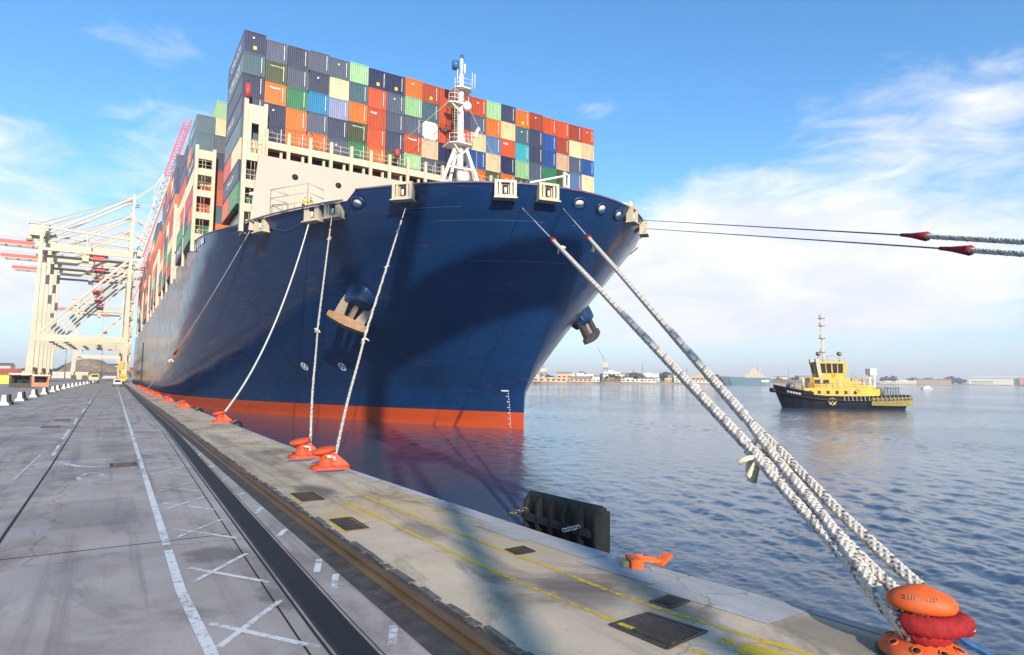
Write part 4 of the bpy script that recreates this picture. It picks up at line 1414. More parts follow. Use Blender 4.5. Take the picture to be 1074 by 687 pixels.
def plait(mb, path, R, pitch, ns=6, step=None):
    """eight-strand plaited rope: four strands winding each way, over and under"""
    pts = resample(path, step or pitch / 14)
    fr_ = []; prev = None
    for i, p in enumerate(pts):
        d = (pts[min(i + 1, len(pts) - 1)] - pts[max(i - 1, 0)]).normalized()
        a = d.orthogonal().normalized() if prev is None else (prev - d * prev.dot(d)).normalized()
        prev = a; fr_.append((p, a, d.cross(a)))
    st_ = step or pitch / 14
    for hand in (1, -1):
        for k in range(4):
            mb.cm = 1 if (hand == 1 and k == 0) else 0
            path2 = []
            for i, (p, a, b) in enumerate(fr_):
                th = hand * 2 * PI * (i * st_) / pitch + k * PI / 2
                ph = 2 * PI * (i * st_) / pitch * 4
                rr = R * (.64 + .17 * math.sin(ph + (0 if hand > 0 else PI)))
                path2.append(p + (a * math.cos(th) + b * math.sin(th)) * rr)
            mb.tube(path2, R * .37, ns)
    mb.cm = 0


def smooth(ctrl, n=10):
    """Catmull-Rom through the control points"""
    P = [Vector(c) for c in ctrl]; P = [P[0] * 2 - P[1]] + P + [P[-1] * 2 - P[-2]]
    out = []
    for i in range(1, len(P) - 2):
        for k in range(n):
            t = k / n
            out.append(.5 * ((2 * P[i]) + (P[i + 1] - P[i - 1]) * t + (2 * P[i - 1] - 5 * P[i] + 4 * P[i + 1] - P[i + 2]) * t * t + (3 * P[i] - P[i - 1] - 3 * P[i + 1] + P[i + 2]) * t ** 3))
    out.append(P[-2]); return out


NB = Vector((7.66, 3.62, 0))              # big bollard at the near end


def fray(mb, P, d, s):
    random.seed(int(P.x * 100))
    for k in range(5):
        v = Vector((random.uniform(-1, 1), random.uniform(-1, 1), random.uniform(-1.2, .1))).normalized()
        mb.tube([P, P + v * s * .5 + d * s * .1, P + v * s + Vector((0, 0, -s * .3))], [s * .12, s * .13, s * .16], 6)


def mooring(start, t_red, split, end, neck_r, R, label, group, name='mooring_line', thin=.035, sleeve=None, sag=0.0, zleg=.42, offs=(-1, 1), step=None, frays=(), linem='line', eye=True, pitch=6.5):
    e = empty(name, (end[0], end[1], 0), 0, label, 'mooring line', group)
    off = -Vector((end[0], end[1], 0))
    A_, B_ = Vector(start), Vector((end[0], end[1], zleg))
    P = sagline(A_, B_, sag, 60)
    i_r = int(60 * t_red); i_s = int(60 * split)
    ld_ = MB(); ld_.tube([p + off for p in P[:i_r + 1]], thin, 6); ld_.build('steel_leader', M[linem], e)
    d = (B_ - A_).normalized()
    # red joining eye
    ry = MB(); c0 = P[i_r] + off
    ry.tube([c0 - d * R * 12, c0 - d * R * 5, c0, c0 + d * R * 5], [R * .7, R * 1.0, R * 1.5, R * 2.0], 8)
    ry.build('joining_sleeve', M['redsleeve'], e)
    body = MB(); plait(body, [p + off for p in P[i_r:i_s + 1]], R, R * pitch, step=step)
    body.build('rope_tail', [M['rope'], M['rope_dark']], e)
    for f in frays:
        kn = MB(); fray(kn, A_.lerp(B_, f) + off - Vector((0, 0, 4 * sag * f * (1 - f))), d, R * 3.6)
        kn.build('frayed_end', M['fray'], e)
    if eye:
        S = P[i_s]; dh = Vector((d.x, d.y, 0)).normalized(); sd2 = Vector((-dh.y, dh.x, 0))     # sd2: to the right of the bollard seen from the ship
        c = Vector((end[0], end[1], zleg))
        s0 = -1
        l0 = c - sd2 * offs[0] * neck_r - dh * neck_r * .45; r0 = c + sd2 * offs[1] * neck_r - dh * neck_r * .45
        mid = lambda q, t: S.lerp(c, t) + (q - c) * (t ** 1.6) * .8 + sd2 * R * .8 * (1 if (q - c).dot(sd2) > 0 else -1) * min(1, t * 4) * (1 - t)
        lc = [S, mid(l0, .3), mid(l0, .65), l0]
        arc = [c + neck_r * (-math.cos(PI * k / 10) * sd2 * (offs[0] if k < 5 else offs[1]) + math.sin(PI * k / 10) * dh) for k in range(1, 10)]
        rc = [r0, mid(r0, .65), mid(r0, .3), S]
        loop = smooth(lc + arc + rc, 8)
        eyeb = MB(); plait(eyeb, [p + off for p in loop], R * .8, R * pitch * .8, step=step)
        eyeb.build('rope_eye', [M['rope'], M['rope_black']], e)
        if sleeve:
            a, b = sleeve
            n = len(loop); sub = [p + off for p in loop[int(n * a):int(n * b)]]
            sm = MB()
            pts = resample(sub, .034)
            sm.tube(pts, [R * (.98 + .20 * (i % 2)) for i in range(len(pts))], 12)
            sm.build('chafe_sleeve', M['redsleeve'], e)
    return e


G1 = 'head lines from the bow to the near bollard'
mooring((31.94, 49.04, 19.2), .42, .925, (NB.x, NB.y), .17, .10, 'thick white plaited rope from bow to near bollard, the left one of two', G1, step=.045, frays=(.468, .918, .926), zleg=.29, offs=(1.0, 1.0), sleeve=(.22, .76))
mooring((35.85, 47.79, 19.45), .40, .915, (NB.x, NB.y), .23, .10, 'thick white plaited rope from bow to near bollard, right one with red sleeve', G1, step=.045, frays=(.455, .915), zleg=.40, offs=(1.0, 1.75), sleeve=(.235, .832))
G2 = 'head lines from the bow to the twin bollards'
mooring((22.9, 55.66, 19.3), .14, .76, (6.05, 20.9), .26, .066, 'white rope with red joining eye to the nearer of the twin bollards', G2, zleg=.42, step=.16, frays=(.22, .47, .765), thin=.04, pitch=9)
mooring((17.83, 62.55, 19.4), .16, .72, (6.1, 24.2), .26, .062, 'white rope hanging steeply to the farther of the twin bollards', G2, zleg=.42, step=.16, frays=(.23, .725), thin=.04, pitch=9)
G3 = 'thin white lines from the bow to far bollards'
def plainline(a, b, sag, r, label, red=None):
    e = empty('mooring_line', (b[0], b[1], 0), 0, label, 'mooring line', G3)
    off = -Vector((b[0], b[1], 0))
    P = sagline(a, b, sag, 40)
    m_ = MB(); m_.tube([p + off for p in P], r, 6); m_.build('rope_tail', M['line'], e)
    if red:
        i = int(40 * red); d = (P[i + 1] - P[i]).normalized()
        q = MB(); q.tube([P[i] + off, P[i] + off + d * 2.2], .16, 8); q.build('joining_sleeve', M['redsleeve'], e)
        f = MB(); fray(f, P[i + 3] + off, d, .5); f.build('frayed_end', M['fray'], e)
    return e
plainline((16.39, 65.44, 19.3), (6.1, 44.9, .45), 2.4, .075, 'slack thin white rope curving down to a lone orange bollard')
plainline((12.34, 74.96, 19.7), (5.2, 131.0, .4), 1.2, .06, 'taut thin white line with red eye running aft along the hull side', .62)
slk = MB(); slk.tube([(12.6 + .02, 73.3, 20.0)] + [Vector((CX - half(y, z) - .12, y, z)) for y, z in ((71.5, 19.2), (69.8, 18.7), (67.8, 18.9), (66.2, 19.4))], .03, 5)
tag(slk.build('messenger_line', M['darkline']), 'thin slack grey line drooping along the hull below the guard rail', 'rope')
G4 = 'breast lines passing to the right of the picture'
for (st_, en, lab) in (((49.8, 51.5, 21.1), (7.9, -13.1), 'upper of two dark lines with red eyes running to the right edge'),
                      ((51.2, 52.6, 20.55), (7.9, -12.85), 'lower of two dark lines with red eyes running to the right edge')):
    lo = lab.startswith('lower')
    mooring(st_, .635 if not lo else .67, .985, en, .3, .085, lab, G4, zleg=.5, step=.09, thin=.03, frays=(.72,) if not lo else (.735, .74), linem='darkline', eye=False, pitch=7)


# ------------------------------------------------------------------ bollards
def bollard_parts(e):
    b = MB()
    n = 20
    pts = [(.62 * math.copysign(abs(math.cos(t)) ** .6, math.cos(t)) + .12, .46 * math.copysign(abs(math.sin(t)) ** .6, math.sin(t))) for t in [2 * PI * k / n for k in range(n)]]
    b.prism(pts, 0, .10)
    for (x, y) in ((-.36, -.32), (-.36, .32), (.6, -.32), (.6, .32)): b.lathe([(.06, .1), (.06, .13), (.03, .14)], 8, (x, y, 0))
    b.build('base_plate', M['boll'], e)
    n_ = MB(); n_.lathe([(.34, .08), (.25, .16), (.22, .30), (.23, .40), (.27, .48)], 20)
    n_.build('neck', M['boll'], e)
    w_ = MB()      # sloping buttress on the water side
    prof = [(.05, .10), (.70, .10), (.66, .16), (.22, .54), (.05, .56)]
    for s_ in (-1,):
        vs = [(x, -.20 + .10 * (z > .3), z) for x, z in prof] + [(x, .20 - .10 * (z > .3), z) for x, z in prof]
        w_.add(vs, [(4, 3, 2, 1, 0), (5, 6, 7, 8, 9)] + [(i, (i + 1) % 5, 5 + (i + 1) % 5, 5 + i) for i in range(5)])
    w_.build('buttress', M['boll'], e)
    h = MB(); R = Matrix.Rotation(-.20, 3, 'Y')
    h.lathe([(.05, -.12), (.26, -.11), (.37, -.05), (.40, .01), (.36, .07), (.22, .11), (.04, .12)], 24, (-.10, 0, .58), sx=1.0, sy=.95, mtx=R)
    h.build('head', M['boll'], e)


def bollard(x, y, label, rz=0.0, first=[None]):
    if first[0] is None:
        e = empty('mooring_bollard', (x, y, .012)); bollard_parts(e); first[0] = e
    else:
        e = copy_tree(first[0]); e.location = (x, y, .012)
    e.rotation_euler.z = rz
    return tag(e, label, 'bollard', 'orange bollards along the quay edge')


bollard(6.05, 20.9, 'orange bollard with two ropes, nearer of the twin pair', -.1)
bollard(6.1, 24.2, 'orange bollard with two ropes, farther of the twin pair', -.05)
bollard(6.0, 44.9, 'lone orange bollard holding the slack thin white rope')
bollard(5.55, 66.0, 'free orange bollard on the quay edge, next beyond the slack rope')
bollard(5.3, 81.5, 'free orange bollard, second beyond the slack rope')
bollard(5.2, 100, 'free orange bollard, third beyond the slack rope')
bollard(5.2, 116, 'free orange bollard just before the taut thin line ends')
bollard(5.2, 131, 'small far orange bollard where the taut thin line ends')
bollard(5.2, 150, 'far orange bollard beside the hull, next to the last in sight')
bollard(5.2, 172, 'farthest orange bollard in sight beside the hull')
bollard(7.9, -13.0, 'orange bollard behind the camera that takes the two breast lines')


def near_bollard():
    e = empty('mooring_bollard', (NB.x, NB.y, .014), 0, 'big scuffed orange bollard with holed flange at the near quay corner', 'bollard', 'orange bollards along the quay edge')
    b = MB()
    b.lathe([(.56, 0), (.575, .03), (.565, .07), (.50, .115), (.40, .15), (.30, .175), (.27, .19)], 40)
    b.build('flange', M['boll_near'], e)
    sk = MB(); sk.lathe([(.60, 0), (.61, .02), (.58, .035), (.57, .03)], 40); sk.build('bedding_ring', M['black'], e)
    for k in range(8):
        a = k * PI / 4 + .25
        h = MB()
        c = Vector((.44 * math.cos(a), .44 * math.sin(a), .143))
        nrm = Vector((math.cos(a) * .38, math.sin(a) * .38, 1)).normalized(); q = nrm.to_track_quat('Z', 'Y').to_matrix() @ Matrix.Rotation(0, 3, 'Z')
        h.lathe([(.062, -.02), (.066, .004), (.058, .010), (.046, .004), (.044, -.03)], 14, c, mtx=q)
        h.build('bolt_hole', M['boll_near'], e)
        d = MB(); d.lathe([(.047, .0), (.047, .006)], 14, c, mtx=q); d.build('bolt_recess', M['dark'], e)
    n_ = MB(); n_.lathe([(.30, .17), (.22, .22), (.19, .30), (.19, .38), (.23, .46)], 28); n_.build('neck', M['boll_near'], e)
    h = MB()
    R = Matrix.Rotation(-1.05, 3, 'Z')
    h.lathe([(.12, .44), (.30, .45), (.385, .475), (.415, .52), (.40, .575), (.34, .62), (.22, .665), (.10, .70), (.02, .71)], 40, sx=1.08, sy=.74, mtx=R)
    ho = h.build('head', M['boll_near'], e)
    random.seed(3)
    p = MB()
    for i in range(2):
        for k in range(11):
            if random.random() < .2: continue
            u = -.20 + k * .038; v = -.235 - .03 * i - .010 * abs(k - 5) * 0
            z = .628 - .022 * i
            c = R @ Vector((u, v, z))
            p.box(c, (.022, .016, .012), rz=-1.05)
    p.build('cast_lettering', mat('worn_cast_metal', (.34, .22, .13), .6, .4, 30), ho)
    s_ = MB()
    pts = [Vector((-.26 + .03 * k, -.13 - .012 * k * (8 - k) * .6, .235 + .004 * k)) for k in range(9)]
    for a, b_ in zip(pts, pts[1:]): s_.beam(a, b_, .012, .085)
    tag(s_.build('strap', M['line'], e), 'white webbing strap round the neck')
    for ch in e.children:
        ch.scale = (.76, .76, 1.08)
    return e


near_bollard()
# loose blue line tied at the bollard and trailing to the corner
bl = MB(); random.seed(21)
for k in range(4):
    o_ = Vector((random.uniform(-.03, .03), random.uniform(-.03, .03), 0))
    bl.tube(smooth([NB + Vector((-.06, -.24, .36)) + o_, NB + Vector((.10, -.30, .33)) + o_, NB + Vector((.20, -.36, .24)) + o_, NB + Vector((.30, -.50, .16)) + o_, NB + Vector((.42, -.62, .05)) + o_ * 2, NB + Vector((.50, -.72 - .03 * k, .03)) + o_ * 3]), .013, 6)
for k in range(8):
    c = NB + Vector((.56, -.80, .05)); a = k * .8
    bl.tube(smooth([c + Vector((.14 * math.cos(a), .14 * math.sin(a), .02)), c + Vector((.05 * math.cos(a + 1), .05 * math.sin(a + 1), .10 + .02 * (k % 3))), c + Vector((.15 * math.cos(a + 2.4), .15 * math.sin(a + 2.4), .03)), c + Vector((.2 * math.cos(a + 3), .2 * math.sin(a + 3), .18 if k == 3 else .02))]), .014, 6)
tag(bl.build('blue_line', M['bluerope']), 'thin blue rope tangled at the foot of the near bollard', 'rope')

# ------------------------------------------------------------------ fender with chains, orange ladder head
def fender():
    a, b = Vector((7.20, 11.55, 0)), Vector((7.42, 9.40, 0))
    d = (b - a).normalized(); n = Vector((-d.y, d.x, 0));
    if n.x < 0: n = -n
    L_ = (b - a).length
    base = a + n * .35
    e = empty('fender_panel', (base.x, base.y, ZW), math.atan2(d.y, d.x), 'black ribbed rubber fender panel standing just above the quay edge', 'fender')
    def V(u, w, z): return (u, w, z - ZW)
    p = MB()
    sgn = 1 if n.dot(Vector((-d.y, d.x, 0))) > 0 else -1
    prof = [(0, -1.6), (0, .50), (.10, .62), (.30, .62), (.30, -1.6)]
    vs = [V(u, sgn * w_, z) for u in (0, L_) for w_, z in [(.22, -1.6), (.22, .52), (.30, .58), (.42, .52), (.46, .25), (.46, -1.6)]]
    p.add(vs, [tuple(range(6)), tuple(range(11, 5, -1))] + [(i, 6 + i, 6 + (i + 1) % 6, (i + 1) % 6) for i in range(6)])
    p.build('panel', M['black'], e)
    r = MB()
    for k in range(6):
        u = .04 + k * (L_ - .08) / 5
        r.add([V(u - .035, sgn * .22, -1.6), V(u + .035, sgn * .22, -1.6), V(u + .035, sgn * .05, -1.5), V(u - .035, sgn * .05, -1.5), V(u - .035, sgn * .22, .52), V(u + .035, sgn * .22, .52), V(u + .035, sgn * .10, .34), V(u - .035, sgn * .10, .34)],
              [(0, 1, 2, 3), (4, 7, 6, 5), (3, 2, 6, 7), (0, 3, 7, 4), (1, 5, 6, 2)])
    for z in (.10, -.45):
        for k in range(5):
            u0 = .075 + k * (L_ - .08) / 5; u1 = .005 + (k + 1) * (L_ - .08) / 5
            m_ = (u0 + u1) / 2
            r.add([V(u0, sgn * .22, z), V(u1, sgn * .22, z), V(u1, sgn * .08, z + .01), V(u0, sgn * .08, z + .01), V(u0, sgn * .22, z - .10), V(u1, sgn * .22, z - .10), V(u1, sgn * .08, z - .12), V(u0, sgn * .08, z - .12), V(m_, sgn * .08, z + .05)],
                  [(0, 1, 2, 8, 3), (4, 7, 6, 5), (3, 8, 2, 6, 7)])
    r.build('ribs', mat('dull_black_rubber', (.013, .013, .015), .75, .4, 4), e)
    sd = MB(); sd.bx(L_, L_ + .05, min(sgn * .05, sgn * .46), max(sgn * .05, sgn * .46), .9, 2.5 + .47); sd.build('end_plate', M['black'], e)
    def chain(p0, p1):
        c = MB(); p0, p1 = Vector(p0), Vector(p1); N = 5
        for k in range(N):
            m_ = p0.lerp(p1, (k + .5) / N); dd = (p1 - p0).normalized(); s2 = dd.orthogonal().normalized() if k % 2 else dd.cross(dd.orthogonal()).normalized()
            hl = (p1 - p0).length / N * .62
            ring = [m_ + dd * hl * math.cos(2 * PI * j / 14) + s2 * .045 * math.sin(2 * PI * j / 14) for j in range(15)]
            c.tube(ring, .016, 6, cap=False)
        return c
    chain(V(L_ - .42, sgn * .10, .14), V(L_ - .72, -sgn * .06, .03)).build('chain', mat('galvanised_chain', (.42, .42, .44), .4, .2, 8, metal=.5), e)
    chain(V(.12, sgn * .10, .22), V(-.35, -sgn * .02, .03)).build('chain', M['steel'], e)
    g = MB(); g.beam(V(-.1, sgn * .2, .02), V(.1, sgn * .2, .30), .05); g.beam(V(-.1, sgn * .2, .02), V(-.3, -sgn * .05, .06), .05); g.build('bracket', M['black'], e)
    return e


fender()


def ladder_head():
    e = empty('quay_ladder', (7.28, 7.72, .012), math.atan2(-.534, .846) + .12, 'short orange steel ladder head with rails at the quay edge', 'ladder')
    om = mat('bright_orange_paint', (.80, .13, .012), .45, .12, 6, dirt=(.35, .08, .03), dirt_amt=.4, dscale=5)
    a = MB()
    a.box((-.10, 0, .07), (.05, .34, .14)); a.box((-.02, -.16, .07), (.18, .03, .14)); a.box((.03, .16, .07), (.28, .03, .14)); a.box((-.03, 0, .135), (.12, .30, .025))
    a.build('bracket', om, e)
    b = MB()
    for s_ in (-.11, 0, .11): b.beam((.0, s_, .12), (.44, s_ * .8, .08), .035, .035)
    b.build('rails', om, e)
    c = MB(); c.beam((.34, -.10, .05), (.58, .10, .14), .16, .05); c.build('foot_plate', om, e)
    d = MB(); d.box((-.19, .02, .05), (.10, .22, .09)); d.build('timber_block', mat('weathered_timber', (.40, .33, .2), .9, .3, 6), e)


ladder_head()
# dark tyre fenders peeping over the edge by the bollards
for (x, y, lab) in ((6.75, 26.3, 'black rubber fender behind the twin bollards'), (6.62, 42.6, 'black rubber fender right of the lone bollard'), (6.35, 60.5, 'black rubber fender between the lone bollard and the next one')):
    e = empty('edge_fender', (x, y, -.9), 0, lab, 'fender', 'small black fenders at the quay edge')
    m_ = MB(); m_.lathe([(.16, -.9), (.30, -.85), (.32, 0), (.32, .85), (.30, .95), (.14, 1.12)], 14, (.06, 0, .0)); m_.build('fender_body', M['black'], e)
    c = MB(); c.tube([(-.28, 0, .93), (-.05, 0, 1.16), (.1, 0, 1.1)], .04, 6); c.build('chain', M['steel'], e)

# ------------------------------------------------------------------ concrete barriers beside the road
def barrier_me(x0, x1, nm, m):
    mb = MB()
    prof = [(-.42, 0), (-.42, .10), (-.22, .36), (-.15, .98), (.15, .98), (.22, .36), (.42, .10), (.42, 0)]
    vs = [(x, y, z) for y in (x0, x1) for x, z in prof]; n = len(prof)
    mb.add(vs, [tuple(range(n)), tuple(range(2 * n - 1, n - 1, -1))] + [(i, n + i, n + (i + 1) % n, (i + 1) % n) for i in range(n)])
    return mb.mesh(nm, m)


BM1 = barrier_me(0, 2.0, 'barrier_white_half', M['barrier']); BM2 = barrier_me(2.002, 3.6, 'barrier_red_half', M['barrier_red'])
by = [77, 89, 103, 118, 134, 145, 160, 172, 184, 198, 214, 232, 250, 270, 292]
for i, y in enumerate(by):
    x = -8.75 + .9 * max(0, (y - 150) / 60)
    e = empty('road_barrier', (x, y, 0), 0, f'white and maroon concrete barrier, {ORD[i]} of the row from the left edge', 'barrier', 'concrete barriers along the roadway')
    link('white_half', BM1, e); link('red_half', BM2, e)


# ------------------------------------------------------------------ quay cranes
GA = 30.5
def crane(y, boom_up, label, x=3.45, behind=False):
    e = empty('quay_crane', (x, y, 0), 0, label, 'crane', 'white ship to shore cranes along the quay')
    H = 52.5; hy = 9.0
    W_ = M['crane']
    def P(nm, mb, m=W_, par=None): return mb.build(nm, m, par or e)
    for sy in (-hy, hy):
        b = MB(); b.beam((-GA, sy, 3), (-GA + .6, sy, 17.5), 2.3, 1.7, 1.7, 1.6); b.beam((-GA + .6, sy, 17.5), (-GA + 1.2, sy, 60.5), 1.5, 1.5, 1.1, 1.1); P('landside_leg', b)
        b = MB(); b.beam((0, sy, 3), (0, sy, 19), 1.8, 1.7, 1.5, 1.6); b.beam((0, sy, 19), (0, sy, 77), 1.4, 1.5, .9, 1.0); P('waterside_leg', b)
        b = MB(); b.beam((-GA + .6, sy, 16.9), (-.6, sy, 16.9), 1.4, 2.6); b.beam((-3, sy, 15.8), (-.3, sy, 12.2), .9, .9); P('portal_beam', b)
        b = MB(); b.beam((-GA + 1.6, sy, 18.2), (-.8, sy, 49.5), .85, .85); P('diagonal_brace', b)
        b = MB(); b.beam((-GA + 1.2, sy, 59.5), (0, sy, 58.0), .7, .7); b.beam((-GA + 1.2, sy, 51), (0, sy, 51), .9, 1.0); b.beam((-15, sy, 58.6), (-15, sy, 53), .4, .4); P('upper_beam', b)
        b = MB(); b.beam((0, sy * .4, 77), (-GA + 1.6, sy * .5, 57.2), .75, .75); b.tube([(0, sy * .3, 77.4), (-GA - .5, sy * .45, 61.5)], .18, 6); P('backstay', b)
        for xx in (-GA, 0):
            b = MB(); b.bx(xx - 1.1, xx + 1.1, sy - 4.4, sy + 4.4, 2.2, 3.6)
            for k in (-3, -1, 1, 3): b.bx(xx - .75, xx + .75, sy + k - .75, sy + k + .75, .55, 2.2)
            bo = P('bogie_set', b, M['crane_orange'])
            b = MB()
            for k in (-3.5, -2.6, -1.5, -.6, .5, 1.4, 2.5, 3.4): b.tube([(xx - .2, sy + k, .38), (xx + .2, sy + k, .38)], .36, 10)
            P('wheels', b, M['steel'], bo)
    b = MB()
    for xx in (-GA + .3, 0): 
        b.beam((xx, -hy + .9, 5.0), (xx, hy - .9, 5.0), 1.0, 1.4)
        b.beam((xx + .5 * (xx < -1), -hy + .8, 52), (xx + .5 * (xx < -1), hy - .8, 52), .9, 1.1)
    b.beam((0, -hy + .6, 76.5), (0, hy - .6, 76.5), .9, .9)
    P('sill_beam', b)
    # trolley girder through the portal and its back reach
    b = MB()
    for sy in (-2.6, 2.6):
        b.beam((-GA - 16, sy, 53.4), (4, sy, 53.4), .9, 1.7)
    for k in range(12): b.beam((-GA - 15.5 + k * 4.1, -2.6, 54.0), (-GA - 15.5 + k * 4.1, 2.6, 54.0), .3, .4)
    g = P('trolley_girder', b)
    b = MB(); b.bx(-GA - 16.2, -GA - 1.5, -3.15, -3.06, 52.9, 54.3); b.bx(-GA - 16.2, -GA - 1.5, 3.06, 3.15, 52.9, 54.3); P('red_back_reach', b, M['crane_red'], g)
    b = MB(); rail_run(b, [(-GA - 16, -3.2, 54.3), (4, -3.2, 54.3)], 1.2, 3.5, .07, 2); P('girder_railing', b, W_, g)
    b = MB(); b.bx(-GA - 3.2, -GA + 2.6, -4.2, 4.2, 56.8, 61.2); b.bx(-GA - 3.6, -GA + 3.0, -4.6, 4.6, 61.2, 61.45); b.bx(-GA - 4.5, -GA - 2.6, -3, 3, 55.2, 56.6)
    mh = P('machinery_house', b)
    b = MB(); b.bx(-GA - 3.3, -GA - 3.2, -3, 3, 58.2, 60.0); P('louvre', b, M['steel'], mh)
    # trolley with cab and spreader
    tx = -11 if not behind else -20
    b = MB(); b.bx(tx - 3.2, tx + 3.2, -3.3, 3.3, 51.2, 52.4); b.bx(tx - 2.2, tx + 2.0, -2.4, 2.4, 49.4, 51.2); t = P('trolley', b, M['crane_red'])
    b = MB(); b.bx(tx - 5.6, tx - 3.4, -1.2, 1.2, 48.2, 51.0); P('operator_cab', b, W_, t)
    b = MB()
    for sx in (-1.6, 1.6):
        for sy in (-1, 1): b.tube([(tx + sx, sy, 49.4), (tx + sx, sy, 36.5)], .06, 4)
    P('hoist_rope', b, M['darkline'], t)
    b = MB(); b.bx(tx - 1.3, tx + 1.3, -5.5, 5.5, 35.9, 36.5); b.bx(tx - 1.5, tx + 1.5, -1.6, 1.6, 36.4, 37.4); P('spreader', b, M['crane_red'], t)
    # boom
    L_ = 64.0; ang = math.radians(76.0 if boom_up else 0.6)
    hx, hz = 4.3, 53.4
    def B(s_, yy, o_): return (hx + s_ * math.cos(ang) - o_ * math.sin(ang), yy, hz + s_ * math.sin(ang) + o_ * math.cos(ang))
    b = MB(); r_ = MB()
    for sy in (-2.4, 2.4):
        b.beam(B(0, sy, 0), B(36, sy, 0), .75, .9); r_.beam(B(36, sy, 0), B(L_, sy, 0), .75, .9)
        b.beam(B(2, sy, 2.6), B(36, sy, 2.6), .4, .4); r_.beam(B(36, sy, 2.6), B(L_ - 1, sy, 2.4), .4, .4)
        for k in range(20):
            s0 = 2 + k * 3.05
            tgt = b if s0 < 35 else r_
            tgt.beam(B(s0, sy, 0), B(s0 + 1.5, sy, 2.6), .26, .26); tgt.beam(B(s0 + 1.5, sy, 2.6), B(min(s0 + 3.05, L_), sy, 0), .26, .26)
    for k in range(16):
        s0 = 2 + k * 4
        tgt = b if s0 < 35 else r_
        tgt.beam(B(s0, -2.4, 0), B(s0, 2.4, 0), .4, .4); tgt.beam(B(s0, -2.4, 2.6), B(s0, 2.4, 2.6), .22, .22)
        tgt.beam(B(s0, -2.4, 0), B(min(s0 + 4, L_), 2.4, 0), .2, .2)
    bm = P('boom', b); P('boom_tip', r_, M['crane_red'], bm)
    b = MB(); b.beam(B(0, -2.95, -.3), B(44, -2.95, -.3), .5, .9); b.beam(B(0, 2.95, -.3), B(44, 2.95, -.3), .5, .9); P('red_rail', b, M['crane_red'], bm)
    b = MB()
    for sy in (-2, 2):
        if boom_up:
            mid = (7.5, sy, 84); b.beam((0, sy, 77), mid, .35, .35); b.beam(mid, B(38, sy, 2.6), .35, .35); b.beam(mid, B(22, sy, 2.6), .3, .3); b.beam((0, sy, 74), B(22, sy, 2.6), .3, .3)
        else:
            b.beam((0, sy, 77), B(28, sy, 2.6), .35, .35); b.beam((0, sy, 77), B(54, sy, 2.4), .35, .35)
    P('forestay', b)
    b = MB()
    for k in range(14):
        z = 5 + k * 3.4
        b.bx(.9, 2.3, -hy - 1.0, -hy + .8, z, z + .1); b.tube([(2.2, -hy - .9, z), (2.2, -hy - .9, z + 1.1)], .06, 4)
        s_ = 1 if k % 2 else -1; b.beam((1.6, -hy - .9 * s_, z), (1.6, -hy + .9 * s_, z + 3.4), .5, .1)
    P('access_stair', b, M['cream'])
    b = MB(); b.beam((-1.1, -hy - 1.3, 4.2), (-1.1, -hy - 1.3, 8.5), .12); b.bx(-1.5, -.2, -hy - 1.6, -hy - .95, 5.6, 8.4); P('electrical_box', b, M['crane_orange'])
    return e


crane(306, True, 'nearest white quay crane with red and white boom raised beside the ship')
crane(342, False, 'second white quay crane from the front, its boom lowered over the ship')
crane(378, False, 'third white quay crane from the front, its boom lowered over the ship')
crane(596, True, 'far white quay crane with raised boom beyond the others')


def bow_shade_crane(x, y):  # out-of-view crane, put in and shaped for its shadow on the bow
    e = empty('bow_shade_crane', (x, y, 0), 0, 'unseen portal crane behind the camera, shaped to cast the shade on the bow', 'crane')
    g = M['crane']
    for sx in (-1, 1):
        for sy in (-1, 1):
            b = MB(); b.beam((-1 + sx * 7, sy * 6, 1.6), (-1 + sx * 1.3, sy * 1.3, 27.5), .42, .42, .36, .36); b.build('portal_leg', g, e)
            b = MB(); b.bx(-1 + sx * 7 - .8, -1 + sx * 7 + .8, sy * 6 - 2.2, sy * 6 + 2.2, .7, 1.7); t_ = b.build('bogie_set', M['crane_orange'], e)
            b = MB()
            for k in (-1.4, 0, 1.4): b.tube([(-1 + sx * 7 - .25, sy * 6 + k, .45), (-1 + sx * 7 + .25, sy * 6 + k, .45)], .45, 12)
            b.build('wheels', M['black'], t_)
    b = MB(); b.lathe([(2.2, 27.0), (2.2, 28.2), (1.3, 29), (1.15, 34), (1.05, 47.5), (.8, 48.5)], 20, (-1.0, 0, 0)); b.build('tower', g, e)
    b = MB(); b.bx(-2.2, -.2, 1.0, 2.8, 31.0, 33.4); c = b.build('operator_cab', M['white'], e)
    b = MB(); b.bx(-2.1, -.3, 2.81, 2.84, 31.9, 33.2); b.build('cab_window', M['glass'], c)
    b = MB(); b.beam((-1.6, 0, 46.5), (-8.6, 0, 59.5), 2.2, 1.6, 1.2, 1.2); b.build('boom', g, e)
    b = MB(); b.beam((-.6, 0, 46.5), (1.2, 0, 58.5), 1.7, 1.3, 1.0, 1.0); b.build('back_strut', g, e)
    b = MB(); b.bx(.1, 18.0, -1.0, 1.0, 44.8, 49.6); b.build('jib_shade_box', g, e)  # solid box sized to drop a dark band across the bow
    b = MB(); b.tube([(-8.4, 0, 59.6), (1.2, 0, 58.6)], .08, 5); b.tube([(-8.5, 0, 59.2), (-8.5, 0, 30)], .05, 5); b.build('hoist_rope', M['darkline'], e)


bow_shade_crane(-1.8, -38)

# ------------------------------------------------------------------ things in the yard on the left
def box_container(x, y, L_, c, label, rz=0.0, z=0):
    e = bpy.data.objects.new('yard_container', ME40 if L_ > 8 else ME20); col.objects.link(e)
    e.location = (x, y, z); e.rotation_euler.z = rz
    e.material_slots[0].link = 'OBJECT'; e.material_slots[0].material = CMAT[c]
    return tag(e, label, 'container', 'containers standing in the yard')


